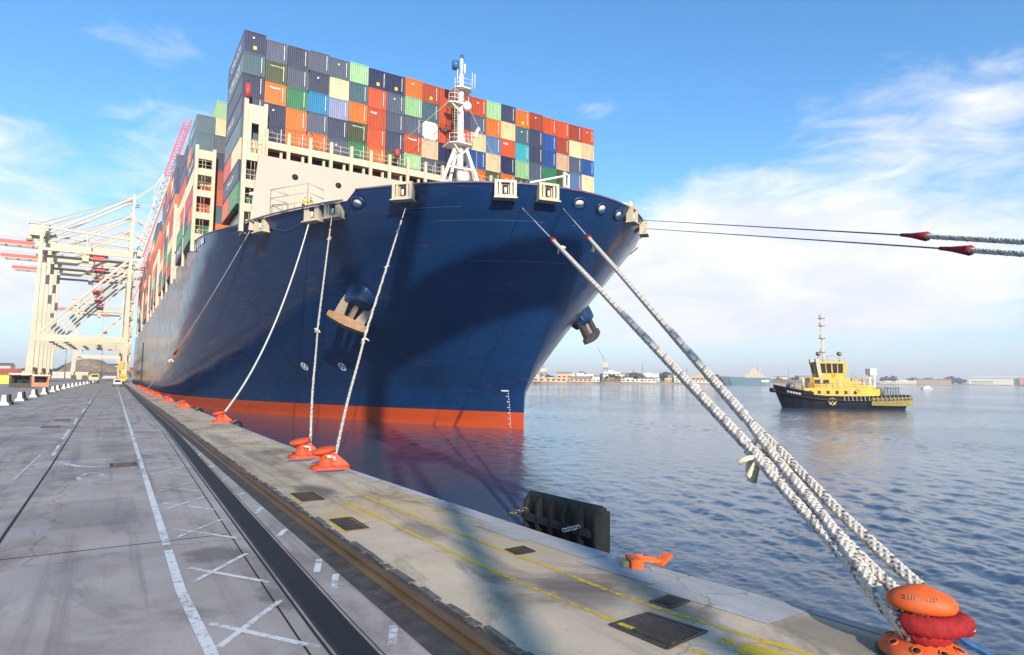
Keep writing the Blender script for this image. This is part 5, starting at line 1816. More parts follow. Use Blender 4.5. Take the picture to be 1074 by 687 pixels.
CMAT['Y'] = mat('container_yellow', (.72, .55, .08), .5, .12, 1, dirt=(.4, .3, .1), dirt_amt=.4)
box_container(-37.9, 248, 12, 'Y', 'yellow container standing in the yard at the left edge', -PI / 2)
box_container(-27.6, 250, 12, 'O', 'orange container end behind the dark frame cabin', -PI / 2 + 3.14)
for i, (x, y, c, z) in enumerate(((-44.4, 322, 'R', 0), (-44.4, 322, 'K', 2.6), (-57, 324, 'E', 0), (-57, 324, 'R', 2.6), (-46.5, 350, 'K', 0), (-46.5, 350, 'E', 2.6))):
    box_container(x, y, 12, c, f'{CC[c][0]} container in the yard row at far left, {["lower", "upper"][int(z > 0)]} tier, {ORD[i // 2]} stack', -PI / 2, z)
for i, (x, y, c) in enumerate(((-22, 470, 'D'), (-19, 470, 'C'), (-16.2, 470, 'V'), (-13, 470, 'Y'), (-9.8, 470, 'K'))):
    box_container(x, y, 6, c, f'small {"yellow" if c == "Y" else CC[c][0]} container on the ground beyond the crane legs', 0)


def booth(x, y, m, label, w_=3.0, d_=2.6, h_=2.9):
    e = empty('crane_cabin', (x, y, 0), .12, label, 'cabin', 'open framed cabins by the crane rail')
    b = MB()
    for sx in (-1, 1):
        for sy in (-1, 1): b.bx(sx * w_ / 2 - .14, sx * w_ / 2 + .14, sy * d_ / 2 - .14, sy * d_ / 2 + .14, .0, h_)
    b.bx(-w_ / 2 + .14, w_ / 2 - .14, -d_ / 2 - .12, -d_ / 2 + .12, .0, 1.0); b.bx(-w_ / 2 + .14, w_ / 2 - .14, d_ / 2 - .12, d_ / 2 + .12, .0, h_ - .2)
    b.bx(w_ / 2 - .1, w_ / 2 + .1, -d_ / 2 + .14, d_ / 2 - .14, .0, h_ - .2)
    b.build('frame', m, e)
    r = MB(); r.bx(-w_ / 2 - .25, w_ / 2 + .25, -d_ / 2 - .25, d_ / 2 + .25, h_, h_ + .28); r.build('roof', M['white'] if m is not M['dark'] else M['cream'], e)
    i = MB(); i.bx(-.5, .5, -.4, .4, .3, 1.7); i.bx(-w_ / 2 + .3, w_ / 2 - .3, d_ / 2 - .4, d_ / 2 - .3, 1.0, 2.2); i.build('control_desk', M['dark'], e)


booth(-17.6, 178, mat('dark_brown_paint', (.06, .04, .035), .6, .2), 'dark brown framed cabin with pale roof nearest to the barriers', 3.6, 3.0, 2.9)
booth(-14.9, 190, mat('orange_pink_paint', (.62, .22, .12), .5, .15), 'orange framed cabin with open window right of the dark one', 2.9, 2.6, 2.6)


def van(x, y, rz, label, m):
    e = empty('parked_van', (x, y, 0), rz, label, 'van')
    b = MB()
    side = [(0, .35), (0, 1.0), (.35, 1.75), (.6, 1.9), (3.9, 1.9), (4.25, 1.1), (5.0, .95), (5.05, .35)]
    vs = [(s_ * (.92 - .1 * (z > 1.2)), yy, z) for s_ in (-1, 1) for yy, z in side]; n = len(side)
    b.add(vs, [tuple(range(n - 1, -1, -1)), tuple(range(n, 2 * n))] + [(i, (i + 1) % n, n + (i + 1) % n, n + i) for i in range(n)])
    b.build('body', m, e)
    g = MB(); g.add([(-.72, .03, 1.08), (.72, .03, 1.08), (.62, .31, 1.70), (-.62, .31, 1.70)], [(0, 1, 2, 3)]); g.build('rear_window', M['glass'], e)
    for s_ in (-1, 1):
        l_ = MB(); l_.bx(s_ * .8 - .08, s_ * .8 + .08, -.03, -.002, .85, 1.15); l_.build('tail_light', M['crane_red'], e)
        for yy in (.9, 4.1):
            w_ = MB(); w_.tube([(s_ * .80, yy, .34), (s_ * .99, yy, .34)], .34, 14); w_.build('wheel', M['black'], e)
    bp = MB(); bp.bx(-.9, .9, -.1, -.0, .35, .62); bp.build('bumper', M['dark'], e)


van(1.0, 193, 0.02, 'white van driving away along the quay road beside the white line', M['white'])


def truck(x, y, rz, label):
    e = empty('terminal_tractor', (x, y, 0), rz, label, 'truck')
    b = MB(); b.bx(-1.25, 1.25, 0, 8, .9, 1.3); b.build('chassis', M['steel'], e)
    c = MB(); c.bx(-1.2, 1.2, 5.6, 7.8, 1.3, 3.3); c.build('cab', M['yellow'], e)
    g = MB(); g.bx(-1.0, 1.0, 5.5, 5.59, 2.1, 3.0); g.build('window', M['glass'], e)
    t = MB(); t.bx(-1.25, 1.25, .1, 5.3, 1.31, 2.2); t.build('load_bed', M['cream'], e)
    for s_ in (-1, 1):
        for yy in (1, 2.4, 6.6):
            w_ = MB(); w_.tube([(s_ * .8, yy, .5), (s_ * 1.24, yy, .5)], .5, 12); w_.build('wheel', M['black'], e)


truck(-5.6, 262, 0, 'yellow terminal truck standing at the far end of the barriers')

# scrap heap behind a pale wall, silos, shed and light masts
hp = MB(); N_ = 30
random.seed(4)
vs = []; n_r = 9
for i in range(n_r):
    r = 1 - i / (n_r - 1)
    for k in range(N_):
        t = 2 * PI * k / N_
        rr = r * (1 + .08 * math.sin(3 * t + i)) + random.uniform(-.02, .02)
        h_ = 21 * min(1, (1 - r) * 1.25) * (1 - .1 * (1 - r)) + random.uniform(-.4, .4) * (i > 0)
        vs.append((44 * rr * math.cos(t), 60 * rr * math.sin(t), max(0, h_)))
hp.add(vs, [(i * N_ + k, i * N_ + (k + 1) % N_, (i + 1) * N_ + (k + 1) % N_, (i + 1) * N_ + k) for i in range(n_r - 1) for k in range(N_)])
o = hp.build('scrap_heap', mat('scrap_heap_earth', (.27, .19, .12), .95, .4, .25, dirt=(.08, .07, .06), dirt_amt=.8, dscale=.4), loc=(-22, 810, 0))
tag(o, 'brown domed heap of scrap behind the pale wall under the far crane', 'heap')
wl_ = MB(); wl_.bx(-40, 40, 0, .6, 0, 5.2)
for k in range(14): wl_.bx(-40 + k * 6 - .25, -40 + k * 6 + .25, -.35, -.002, 0, 5.5)
e = wl_.build('retaining_wall', mat('pale_wall_panels', (.62, .47, .38), .8, .15, .3), loc=(-24, 640, 0)); tag(e, 'long pale ribbed retaining wall in front of the brown heap', 'wall')
for i, (x, w_) in enumerate(((-66, 3.2), (-58, 6))):
    e = empty('silo', (x, 760, 0), 0, ['slim white silo, left of the pair beyond the cranes', 'wide pale silo, right of the pair beyond the cranes'][i], 'silo', 'pair of silos beyond the cranes')
    b = MB(); b.lathe([(w_, 0), (w_, 27), (w_ * .9, 28)], 18); b.build('shell', M['white'] if i == 0 else M['barrier'], e)
    c = MB(); c.lathe([(w_ * .95, 28), (w_ * .4, 30), (.1, 30.4)], 18); c.build('cap', M['steel'], e)
for i, (x, y) in enumerate(((-58, 420), (-30, 560), (-8.5, 600), (-120, 600))):
    e = empty('light_mast', (x, y, 0), 0, ['slim light mast standing alone at the far left of the yard', 'slim light mast beyond the crane legs', 'slim light mast in front of the brown heap', 'distant light mast at the left'][i], 'mast', 'light masts in the yard')
    b = MB(); b.tube([(0, 0, 0), (0, 0, 26)], [.35, .16], 8); b.build('pole', M['steel'], e)
    c = MB(); c.bx(-1.2, 1.2, -.3, .3, 26, 26.7); c.build('lamp_head', M['steel'], e)
tl = MB(); random.seed(9)
for k in range(160):
    a = -44 + k * .30 + random.uniform(-.1, .1)
    p = polar(a, random.uniform(900, 1050)); s_ = random.uniform(5, 11)
    tl.lathe([(s_ * 1.1, 0), (s_ * 1.35, s_ * .4), (s_ * .9, s_ * .9), (s_ * .2, s_ * 1.15)], 7, p, sx=random.uniform(.9, 1.7), rz=random.uniform(0, 3))
tag(tl.build('distant_tree_belt', mat('distant_tree_foliage', (.085, .075, .085), .95, .5, .08)), 'dusky belt of distant trees along the left horizon', 'tree belt', kind='stuff')
random.seed(12)
for k, (x, y, w_, d_, h_, c) in enumerate(((-150, 620, 60, 30, 9, 'K'), (-95, 700, 40, 30, 10, 'H'), (-200, 500, 50, 30, 8, 'S'), (14, 820, 26, 20, 9, 'K'), (2, 900, 20, 20, 14, 'H'))):
    e = empty('warehouse', (x, y, 0), 0, ['long brick red warehouse at the far left of the yard', 'peach low warehouse beyond the red yard containers', 'grey low warehouse at the left edge of the yard', 'brick red shed at the far end of the quay road', 'peach block at the far end of the quay road'][k], 'warehouse', 'warehouses behind the yard')
    b = MB(); b.bx(-w_ / 2, w_ / 2, -d_ / 2, d_ / 2, 0, h_); b.build('wall', CMAT[c], e)
    r_ = MB(); r_.add([(-w_ / 2 - .5, -d_ / 2 - .5, h_), (w_ / 2 + .5, -d_ / 2 - .5, h_), (w_ / 2 + .5, 0, h_ + 2.5), (-w_ / 2 - .5, 0, h_ + 2.5), (w_ / 2 + .5, d_ / 2 + .5, h_), (-w_ / 2 - .5, d_ / 2 + .5, h_)], [(0, 1, 2, 3), (3, 2, 4, 5), (0, 3, 5), (1, 4, 2), (0, 5, 4, 1)]); r_.build('roof', M['steel'], e)

# ------------------------------------------------------------------ tug
def tug():
    P0, P1 = Vector((106.6, 75.2, 0)), Vector((122.4, 59.2, 0))
    far = 1.12
    d = (P1 - P0).normalized()
    e = empty('harbour_tug', ((P0.x + P1.x) / 2 * far, (P0.y + P1.y) / 2 * far, ZW), math.atan2(d.y, d.x), 'dark blue harbour tug with bright yellow wheelhouse on the open water', 'tug')
    Lh = (P1 - P0).length / 2
    # local: x from bow (-) to stern (+); the camera looks at the -y side
    st_ = 14; rows = []
    def hb(u): # half breadth, u 0..1 from bow
        return 3.9 * min(1, (math.sin(min(u / .34, 1) * PI / 2)) ** .75) * (1 - .22 * max(0, (u - .8) / .2) ** 2)
    def sheer(u): return 2.35 + 1.5 * max(0, 1 - u / .42) ** 1.7 + .35 * max(0, (u - .6) / .4)
    us = [0, .015, .04, .08, .13, .2, .28, .38, .5, .62, .74, .84, .92, .97, 1.0]
    vs = []
    zs = (-1.2, 0, .5, 1.0)
    for u in us:
        for s_ in (-1, 1):
            for j in range(5):
                f = j / 4
                z = -1.0 + f * (sheer(u) + 1.0)
                x = -Lh + u * 2 * Lh + (1 - f) * 1.8 * max(0, 1 - u / .2) - (1 - f) * 1.2 * max(0, (u - .85) / .15)
                y = s_ * hb(u) * (.62 + .38 * f ** .6) * (1 if u > 0 else .05)
                vs.append((x, y, z))
    n = len(us); fs = []
    for i in range(n - 1):
        for s_ in range(2):
            for j in range(4):
                a = i * 10 + s_ * 5 + j; b_ = a + 10
                fs.append((a, b_, b_ + 1, a + 1) if s_ == 0 else (a + 1, b_ + 1, b_, a))
        fs.append((i * 10 + 4, (i + 1) * 10 + 4, (i + 1) * 10 + 9, i * 10 + 9))
    i = (n - 1) * 10; fs.append((i, i + 5, i + 6, i + 7, i + 8, i + 9, i + 4, i + 3, i + 2, i + 1)); fs.append((0, 1, 2, 3, 4, 9, 8, 7, 6, 5))
    h = MB(); h.add(vs, fs); ho = h.build('hull', M['tug_hull'], e)
    # rubbing fender round the hull, tan stern fender with ribs
    f = MB()
    for s_ in (-1, 1): f.tube([(-Lh + u * 2 * Lh, s_ * (hb(u) + .02), sheer(u) - .75) for u in us[1:]], .20, 6)
    f.tube([(-Lh - .1, -1.2, 3.2), (-Lh - .35, 0, 3.3), (-Lh - .1, 1.2, 3.2)], .42, 8)
    f.build('rubbing_fender', M['black'], ho)
    t = MB()
    uu = [.70, .78, .85, .92, .97, 1.0]
    for s_ in (-1, 1):
        vs = []
        for u in uu:
            x = -Lh + u * 2 * Lh
            for z in (.75, sheer(u) - .35): vs.append((x + .12 * (u == 1.0), s_ * (hb(u) * (1.0) + .16), z))
        t.add(vs, [(2 * i, 2 * i + 2, 2 * i + 3, 2 * i + 1) for i in range(len(uu) - 1)])
    t.bx(Lh - .02, Lh + .16, -3.1, 3.1, .75, 2.3)
    t.build('stern_fender', M['tug_fender'], ho)
    r_ = MB()
    for k in range(17):
        u = .5 + k * .03
        for s_ in (-1, 1): r_.beam((-Lh + u * 2 * Lh, s_ * (hb(u) + .24), sheer(u) - .05), (-Lh + u * 2 * Lh + .1, s_ * (hb(u) + .24), sheer(u) - .85), .13, .13)
    r_.build('fender_rib', mat('tan_fender', (.36, .30, .18), .8, .3, 2), ho)
    b = MB(); 
    for s_ in (-1, 1): b.tube([(-Lh + u * 2 * Lh, s_ * hb(u) * .98, sheer(u) + .38) for u in us[:7]], .12, 6)
    for s_ in (-1, 1):
        for u, u2 in zip(us[:6], us[1:7]): b.add([(-Lh + u * 2 * Lh, s_ * hb(u) * .98, sheer(u) - .02), (-Lh + u2 * 2 * Lh, s_ * hb(u2) * .98, sheer(u2) - .02), (-Lh + u2 * 2 * Lh, s_ * hb(u2) * .98, sheer(u2) + .38), (-Lh + u * 2 * Lh, s_ * hb(u) * .98, sheer(u) + .38)], [(0, 1, 2, 3)])
    b.build('bulwark', M['tug_hull'], ho)
    nm = MB()
    us2 = [.085, .105, .125, .145, .165, .185]
    for u, u2 in zip(us2, us2[1:]):
        nm.add([(-Lh + u * 2 * Lh + .1, -hb(u) - .24, sheer(u) - .45), (-Lh + u2 * 2 * Lh, -hb(u2) - .24, sheer(u2) - .45), (-Lh + u2 * 2 * Lh, -hb(u2) - .24, sheer(u2) - .1), (-Lh + u * 2 * Lh + .1, -hb(u) - .24, sheer(u) - .1)], [(0, 1, 2, 3)])
    nm.build('name_band', M['lettering'], ho)
    c = MB()
    xc = -Lh + .415 * 2 * Lh; yb = -3.96
    for (dx, dz) in ((-.33, .33), (.33, .33), (-.33, -.33), (.33, -.33)): c.bx(xc + dx - .21, xc + dx + .21, yb - .02, yb + .1, 1.35 + dz - .21, 1.35 + dz + .21)
    for (dx, dz) in ((0, .62), (0, -.62), (.62, 0), (-.62, 0), (0, 0)): c.bx(xc + dx - .10, xc + dx + .10, yb - .02, yb + .1, 1.35 + dz - .10, 1.35 + dz + .10)
    c.build('emblem', mat('emblem_paint', (.45, .34, .14), .6, .1), ho)
    Y = M['yellow_tug']
    d1 = MB(); d1.prism([(-7.4, -2.0), (-6.4, -2.9), (4.2, -2.9), (6.4, -2.3), (6.4, 2.3), (4.2, 2.9), (-6.4, 2.9), (-7.4, 2.0)], 2.2, 3.75); do = d1.build('deckhouse', Y, e)
    wn = MB()
    for k in range(6): wn.bx(-5.6 + k * 1.5, -5.1 + k * 1.5, -2.96, -2.905, 2.7, 3.3)
    wn.build('window', M['glass'], do)
    d2 = MB(); d2.prism([(-5.2, -2.0), (-4.6, -2.4), (1.6, -2.4), (1.6, 2.4), (-4.6, 2.4), (-5.2, 2.0)], 3.75, 5.7); d2.prism([(1.61, -2.1), (3.4, -2.0), (3.4, 2.0), (1.61, 2.1)], 3.75, 5.0); d2.prism([(3.41, -1.8), (5.6, -1.5), (5.6, 1.5), (3.41, 1.8)], 3.75, 4.4); d2o = d2.build('upper_house', Y, e)
    wn = MB(); wn.bx(-4.5, -3.5, -2.46, -2.405, 4.5, 5.3); wn.bx(-3.0, -2.0, -2.46, -2.405, 4.5, 5.3); wn.bx(-5.26, -5.1, -1.4, 1.4, 4.5, 5.2); wn.bx(-4.6, -3.2, -2.47, -2.41, 3.0, 3.5); wn.build('window', M['glass'], d2o)
    # wheelhouse: raked glass all round between yellow posts
    w1 = MB(); w1.prism([(-3.9, -1.2), (-3.2, -1.8), (.6, -1.8), (1.1, -1.2), (1.1, 1.2), (.6, 1.8), (-3.2, 1.8), (-3.9, 1.2)], 5.7, 6.5); wo = w1.build('wheelhouse', Y, e)
    base = [(-3.9, -1.2), (-3.2, -1.8), (-1.3, -1.85), (.6, -1.8), (1.1, -1.2), (1.1, 1.2), (.6, 1.8), (-1.3, 1.85), (-3.2, 1.8), (-3.9, 1.2)]
    topp = [(a * 1.08 - .05, b_ * 1.13) for a, b_ in base]
    g = MB(); nb = len(base); g.add([(a * .97, b_ * .97, 6.5) for a, b_ in base] + [(a * .97, b_ * .97, 8.3) for a, b_ in topp], [(k, (k + 1) % nb, nb + (k + 1) % nb, nb + k) for k in range(nb)]); g.build('window_band', M['glass'], wo)
    ps = MB()
    for (a, b_), (a2, b2) in zip(base, topp): ps.beam((a, b_, 6.45), (a2, b2, 8.35), .22, .22)
    ps.build('window_post', Y, wo)
    rf = MB(); rf.prism([(a * 1.06, b_ * 1.08) for a, b_ in topp], 8.3, 8.6); rf.build('roof', Y, wo)
    gr = MB(); rail_run(gr, [(-3.6, -1.7, 8.6), (.9, -1.7, 8.6)], .9, .9, .04, 2); rail_run(gr, [(-6.6, -2.7, 3.75), (4.8, -2.3, 3.75)], .9, 1.0, .04, 2); rail_run(gr, [(1.7, -2.3, 5.7), (6.5, -2.0, 4.8)], .8, 1.0, .05, 2); rail_run(gr, [(-8.6, -2.2, 3.3), (-7, -2.8, 3.1)], .8, .8, .04, 2)
    gr.build('guard_rail', M['cream'], e)
    m_ = MB(); m_.beam((-2.2, 0, 8.6), (-2.6, 0, 17.0), .40, .40, .16, .16); m_.tube([(-2.6, 0, 17), (-2.6, 0, 17.9)], .07, 5); mo_ = m_.build('mast', M['cream'], e)
    k_ = MB()
    k_.beam((-2.3, 0, 9.6), (-.6, 0, 9.9), .15, .15); k_.build('radar_arm', M['steel'], mo_)
    for z in (10.4, 13.0, 15.4, 16.8):
        k_ = MB(); k_.bx(-2.9, -1.9, -.5, .5, z, z + .18); k_.bx(-2.95, -2.6, -.7, -.35, z + .1, z + .7); k_.build('mast_light', M['steel'], mo_)
    for px_ in (-3.3, .3):
        k_ = MB(); k_.lathe([(.3, -.3), (.5, 0), (.3, .4)], 10, (px_, -.6, 10.1)); k_.beam((px_, -.6, 8.6), (px_, -.6, 9.9), .2, .2); k_.build('radome', M['steel'], wo)
    for s_ in (-1, 1):
        fn = MB(); fn.beam((-3.4, s_ * 2.0, 5.4), (-4.0, s_ * 2.2, 9.2), .5, .9, .6, 1.0); fn.build('funnel', M['cream'], e)
    wnc = MB(); wnc.tube([(6.3, -1.6, 3.0), (6.3, 1.6, 3.0)], 1.0, 14); wnc.build('towing_winch', M['steel'], e)
    wnc = MB(); wnc.tube([(-8.2, -1.2, 4.0), (-8.2, 1.2, 4.0)], .65, 12); wnc.build('bow_winch', M['steel'], e); wnc = MB()
    for k in range(6): wnc.tube([(7.4 + .45 * k, -1.8, 2.9), (7.4 + .45 * k, -1.8, 3.9)], .09, 5)
    wnc.tube([(7.2, -1.8, 3.9), (9.9, -1.8, 3.9)], .08, 5); wnc.build('towing_gantry', M['steel'], e)
    xp = MB()
    for (a, b_), (a2, b2) in zip(base, base[1:] + base[:1]):
        m1 = ((a + a2) / 2, (b_ + b2) / 2); xp.beam((m1[0], m1[1], 6.45), (m1[0] * 1.08 - .05, m1[1] * 1.13, 8.35), .13, .13)
    xp.build('window_mullion', Y, wo)
    for (lx, lz) in ((-4.2, 4.1), (2.6, 3.3), (-1.0, 6.1)):
        lb_ = MB(); lb_.tube([(lx + .28 * math.cos(k * PI / 6), -2.98 if lz < 4 else (-2.47 if lz < 5 else -1.93), lz + .28 * math.sin(k * PI / 6)) for k in range(13)], .07, 6, cap=False); lb_.build('lifebuoy', M['crane_orange'], e)
    dr = MB(); dr.bx(-.6, .1, -2.47, -2.405, 3.8, 5.5); dr.bx(1.2, 1.9, -2.965, -2.905, 2.25, 3.65); dr.build('door', mat('pale_gold_paint', (.62, .40, .12), .5, .1), e)
    vt = MB()
    for (vx, vy) in ((2.3, -1.2), (3.4, 1.0), (4.2, -.9), (-6.3, -1.4)): vt.tube([(vx, vy, 3.7), (vx, vy, 5.2), (vx - .25, vy, 5.45)], .22, 8)
    vt.build('vent_pipes', M['cream'], e)
    e.scale = (far, far, far)
    fm_ = MB(); fm_.beam((5.9, -1.2, 2.5), (5.9, -1.2, 7.2), .3, .3); fm_.beam((5.9, 1.2, 2.5), (5.9, 1.2, 7.2), .3, .3); fm_.bx(5.2, 6.3, -1.4, 1.4, 6.2, 7.4); fm_.build('fire_monitor', M['white'], e)


M['yellow_tug'] = mat('golden_yellow_paint', (.78, .41, .035), .45, .12, .8, dirt=(.50, .30, .08), dirt_amt=.5, dscale=1.2)
tug()

# ------------------------------------------------------------------ the far shore across the water
sh = [(26, 430), (31, 560), (33.5, 640), (38, 700), (45, 820), (52, 1000), (58, 1250), (64, 1600), (70, 2000), (76, 2400), (90, 3000)]
fs_ = MB()
vs = []
for a, d_ in sh:
    vs += [polar(a, d_, ZW - .5), polar(a, d_ * 1.01 + 1, -.6), polar(a, d_ * 1.06, .3), polar(a, 9000, 1.0)]
fs_.add(vs, [(4 * i + j, 4 * i + 4 + j, 4 * i + 5 + j, 4 * i + 1 + j) for i in range(len(sh) - 1) for j in range(3)])
tag(fs_.build('far_shore', M['sand']), kind='structure')


def shore_d(a):
    for (a0, d0), (a1, d1) in zip(sh, sh[1:]):
        if a <= a1: return d0 + (d1 - d0) * (a - a0) / (a1 - a0)
    return sh[-1][1]


random.seed(31)
FCOL = [('sand coloured', mat('sand_render', (.58, .40, .24), .8, .12, .05)), ('white', mat('white_render', (.74, .66, .56), .8, .1, .05)), ('pale grey', mat('grey_cladding', (.42, .40, .38), .7, .1, .05)), ('peach', mat('peach_render', (.62, .38, .25), .8, .1, .05)), ('brown', mat('brown_cladding', (.26, .17, .11), .8, .2, .05))]
roofm = mat('far_roof', (.36, .27, .2), .8, .2, .05)
bl_names = {}
def building(a, off, w_, d_, h_, ci, pitched, label):
    D_ = shore_d(a) * (1 + off)
    p = polar(a, D_, .2)
    e = empty('waterfront_building', p, -math.radians(a), label, 'building', 'buildings along the far shore')
    nm_, m_ = FCOL[ci]
    b = MB(); b.bx(-w_ / 2, w_ / 2, 0, d_, -1.5, h_); wo_ = b.build('wall', m_, e)
    r_ = MB()
    if pitched: r_.add([(-w_ / 2 - .4, -.4, h_), (w_ / 2 + .4, -.4, h_), (w_ / 2 + .4, d_ / 2, h_ + d_ * .14), (-w_ / 2 - .4, d_ / 2, h_ + d_ * .14), (w_ / 2 + .4, d_ + .4, h_), (-w_ / 2 - .4, d_ + .4, h_)], [(0, 1, 2, 3), (3, 2, 4, 5), (0, 3, 5), (1, 4, 2), (0, 5, 4, 1)])
    else: r_.bx(-w_ / 2 - .3, w_ / 2 + .3, -.3, d_ + .3, h_, h_ + .5); r_.bx(-w_ * .2, w_ * .1, d_ * .3, d_ * .6, h_ + .5, h_ + 2)
    r_.build('roof', roofm if pitched else m_, e)
    wi = MB(); n_ = max(2, int(w_ / 5)); fl = max(1, int(h_ / 4))
    for j in range(fl):
        for k in range(n_):
            x = -w_ / 2 + (k + .5) * w_ / n_; z = 1.2 + j * 4
            if z + 1.6 < h_: wi.bx(x - w_ / n_ * .28, x + w_ / n_ * .28, -.06, -.005, z, z + 1.6)
    if wi.v: wi.build('windows', M['glass'], wo_)
    return e


a = 33.6; k = 0
kinds = ['shed', 'block', 'hall', 'house']
seen = Counter()
while a < 74:
    w_ = random.uniform(14, 46); h_ = random.uniform(3, 6.5); ci = random.choice((0, 0, 1, 1, 2, 3, 4)); pt = random.random() < .5
    if random.random() < .12: h_ += 4
    w_ *= shore_d(a) / 900; h_ *= (.6 + .4 * shore_d(a) / 900)
    key = f'{FCOL[ci][0]} {"pitched" if pt else "flat"} roofed {"tall" if h_ > 8 else "low"} {"long" if w_ > 34 else "short"}'
    seen[key] += 1
    lab = f'{key} waterfront building, {ORD[seen[key] - 1]} of its kind from the bow'
    building(a, random.uniform(.02, .09), w_, random.uniform(12, 24), h_, ci, pt, lab)
    a += math.degrees(w_ / shore_d(a)) * random.uniform(.55, 1.5); k += 1
a = 34.2
while a < 62:
    w_ = random.uniform(10, 30) * shore_d(a) / 900; ci = random.choice((0, 1, 2, 3, 4, 4)); pt = random.random() < .6
    key = f'{FCOL[ci][0]} {"pitched" if pt else "flat"} roofed back row'
    seen[key] += 1
    building(a, random.uniform(.11, .17), w_, 16, random.uniform(7, 13) * (.6 + .4 * shore_d(a) / 900), ci, pt, f'{key} building across the water, {ORD[min(20, seen[key] - 1)]} from the bow')
    a += math.degrees(w_ / shore_d(a)) * random.uniform(1.1, 3.0)
building(41.3, .12, 22, 18, 13, 1, False, 'tall white block right of the dockside crane on the far shore')
building(44.6, .10, 26, 18, 11, 1, False, 'white tall block between the crane and the ropes on far shore')
building(38.6, .12, 30, 18, 9, 1, False, 'white mid height block left of the dockside crane on far shore')
building(49.2, .08, 34, 20, 11, 0, False, 'sand coloured tall block right of the two ropes on the far shore')
# big white hall with a pink gable at the right
e = empty('terminal_hall', polar(70.3, 2080, .2), -math.radians(70.3), 'long white hall with salmon gable on the far shore at right', 'hall')
b = MB(); b.bx(-75, 60, 0, 60, -1, 16); b.build('wall', FCOL[1][1], e)
b = MB(); b.add([(-78, -2, 16), (60, -2, 16), (60, 30, 23), (-66, 30, 23), (60, 62, 16), (-78, 62, 16)], [(0, 1, 2, 3), (3, 2, 4, 5), (0, 3, 5), (1, 4, 2), (0, 5, 4, 1)]); b.build('roof', M['white'], e)
b = MB(); b.bx(30, 64, -8, 0, -1, 19); b.bx(50, 64, -12, -8.01, -1, 24); b.build('gable', mat('salmon_cladding', (.62, .28, .22), .8, .1, .05), e)
# trees along the far shore, each with trunk and ragged crown
random.seed(44)
def leafy(rw, rh, n=150):
    mb = MB()
    for k in range(n):
        v = Vector((random.gauss(0, 1), random.gauss(0, 1), random.gauss(0, 1))).normalized() * random.uniform(.45, 1.0)
        c = Vector((v.x * rw, v.y * rw, rh * 1.25 + v.z * rh)); s_ = random.uniform(.5, 1.3) * rw * .22
        p = Vector((random.uniform(-1, 1), random.uniform(-1, 1), random.uniform(-1, 1))).normalized(); q = p.orthogonal().normalized(); t = p.cross(q)
        mb.add([c + q * s_, c + t * s_, c - q * s_, c - t * s_], [(0, 1, 2, 3)])
    return mb.mesh('crown', M['far_tree'])
crowns = [leafy(7, 5), leafy(9, 6), leafy(6, 7)]
tk = MB(); tk.tube([(0, 0, 0), (0, 0, 6)], [.6, .3], 6); trunk_me = tk.mesh('trunk', mat('bark', (.08, .06, .05), .9))
for k in range(64):
    a = random.uniform(34, 77); D_ = shore_d(a) * random.uniform(1.10, 1.22)
    s_ = random.uniform(.8, 1.5) * (.5 + .5 * D_ / 1000)
    e = empty('shore_tree', polar(a, D_, 0), random.uniform(0, 6), 'dusky green tree behind the buildings on the far shore', 'tree', 'trees along the far shore')
    e.scale = (s_ * 1.2, s_ * 1.2, s_ * .72)
    link('crown', random.choice(crowns), e); link('trunk', trunk_me, e)


def dock_crane(a, D_, hgt, jib, label):
    e = empty('dockside_crane', polar(a, D_, .2), -math.radians(a), label, 'crane', 'dockside cranes on the far shore')
    g = mat('grey_crane_paint', (.17, .19, .2), .6, .2, .2)
    b = MB()
    for s_ in (-1, 1):
        for t in (-1, 1): b.beam((s_ * 4, t * 4, 0), (s_ * 2, t * 2, hgt * .38), .9, .9)
    b.bx(-3, 3, -3, 3, hgt * .38, hgt * .42); b.build('portal', g, e)
    c = MB(); c.bx(-3, 2.5, -2.4, 2.4, hgt * .42, hgt * .58); c.build('slewing_cab', M['cream'], e)
    j = MB()
    for s_ in (-1, 1):
        j.beam((1.5, s_ * 1.2, hgt * .5), (jib, s_ * .4, hgt), .55, .55); j.beam((-1.5, s_ * 1.2, hgt * .58), (jib * .35, s_ * .9, hgt * .78), .4, .4)
    for k in range(7):
        t = k / 7; j.beam((1.5 + (jib - 1.5) * t, -1.2 + .8 * t, hgt * (.5 + .5 * t)), (1.5 + (jib - 1.5) * (t + .1), 1.2 - .8 * t, hgt * (.5 + .5 * (t + .1))), .25, .25)
    j.build('jib', g, e)


dock_crane(40.75, 730, 40, -9, 'grey dockside crane with raised jib between the ropes and the bow')
dock_crane(35.2, 640, 24, -6, 'smaller dim dockside crane on the far shore next to the bow')
for k, (a, D_, h_) in enumerate(((44.0, 800, 22), (46.6, 820, 25), (47.8, 850, 20), (56, 1250, 26), (43.2, 790, 16))):
    e = empty('shore_mast', polar(a, D_, 0), 0, 'slim dark mast standing on the far shore', 'mast', 'masts on the far shore')
    b = MB(); b.tube([(0, 0, 0), (0, 0, h_)], [.5, .25], 6); b.build('pole', M['steel'], e)
    c = MB(); c.bx(-1.5, 1.5, -.2, .2, h_ * .8, h_ * .8 + .4); c.build('crosstree', M['steel'], e)

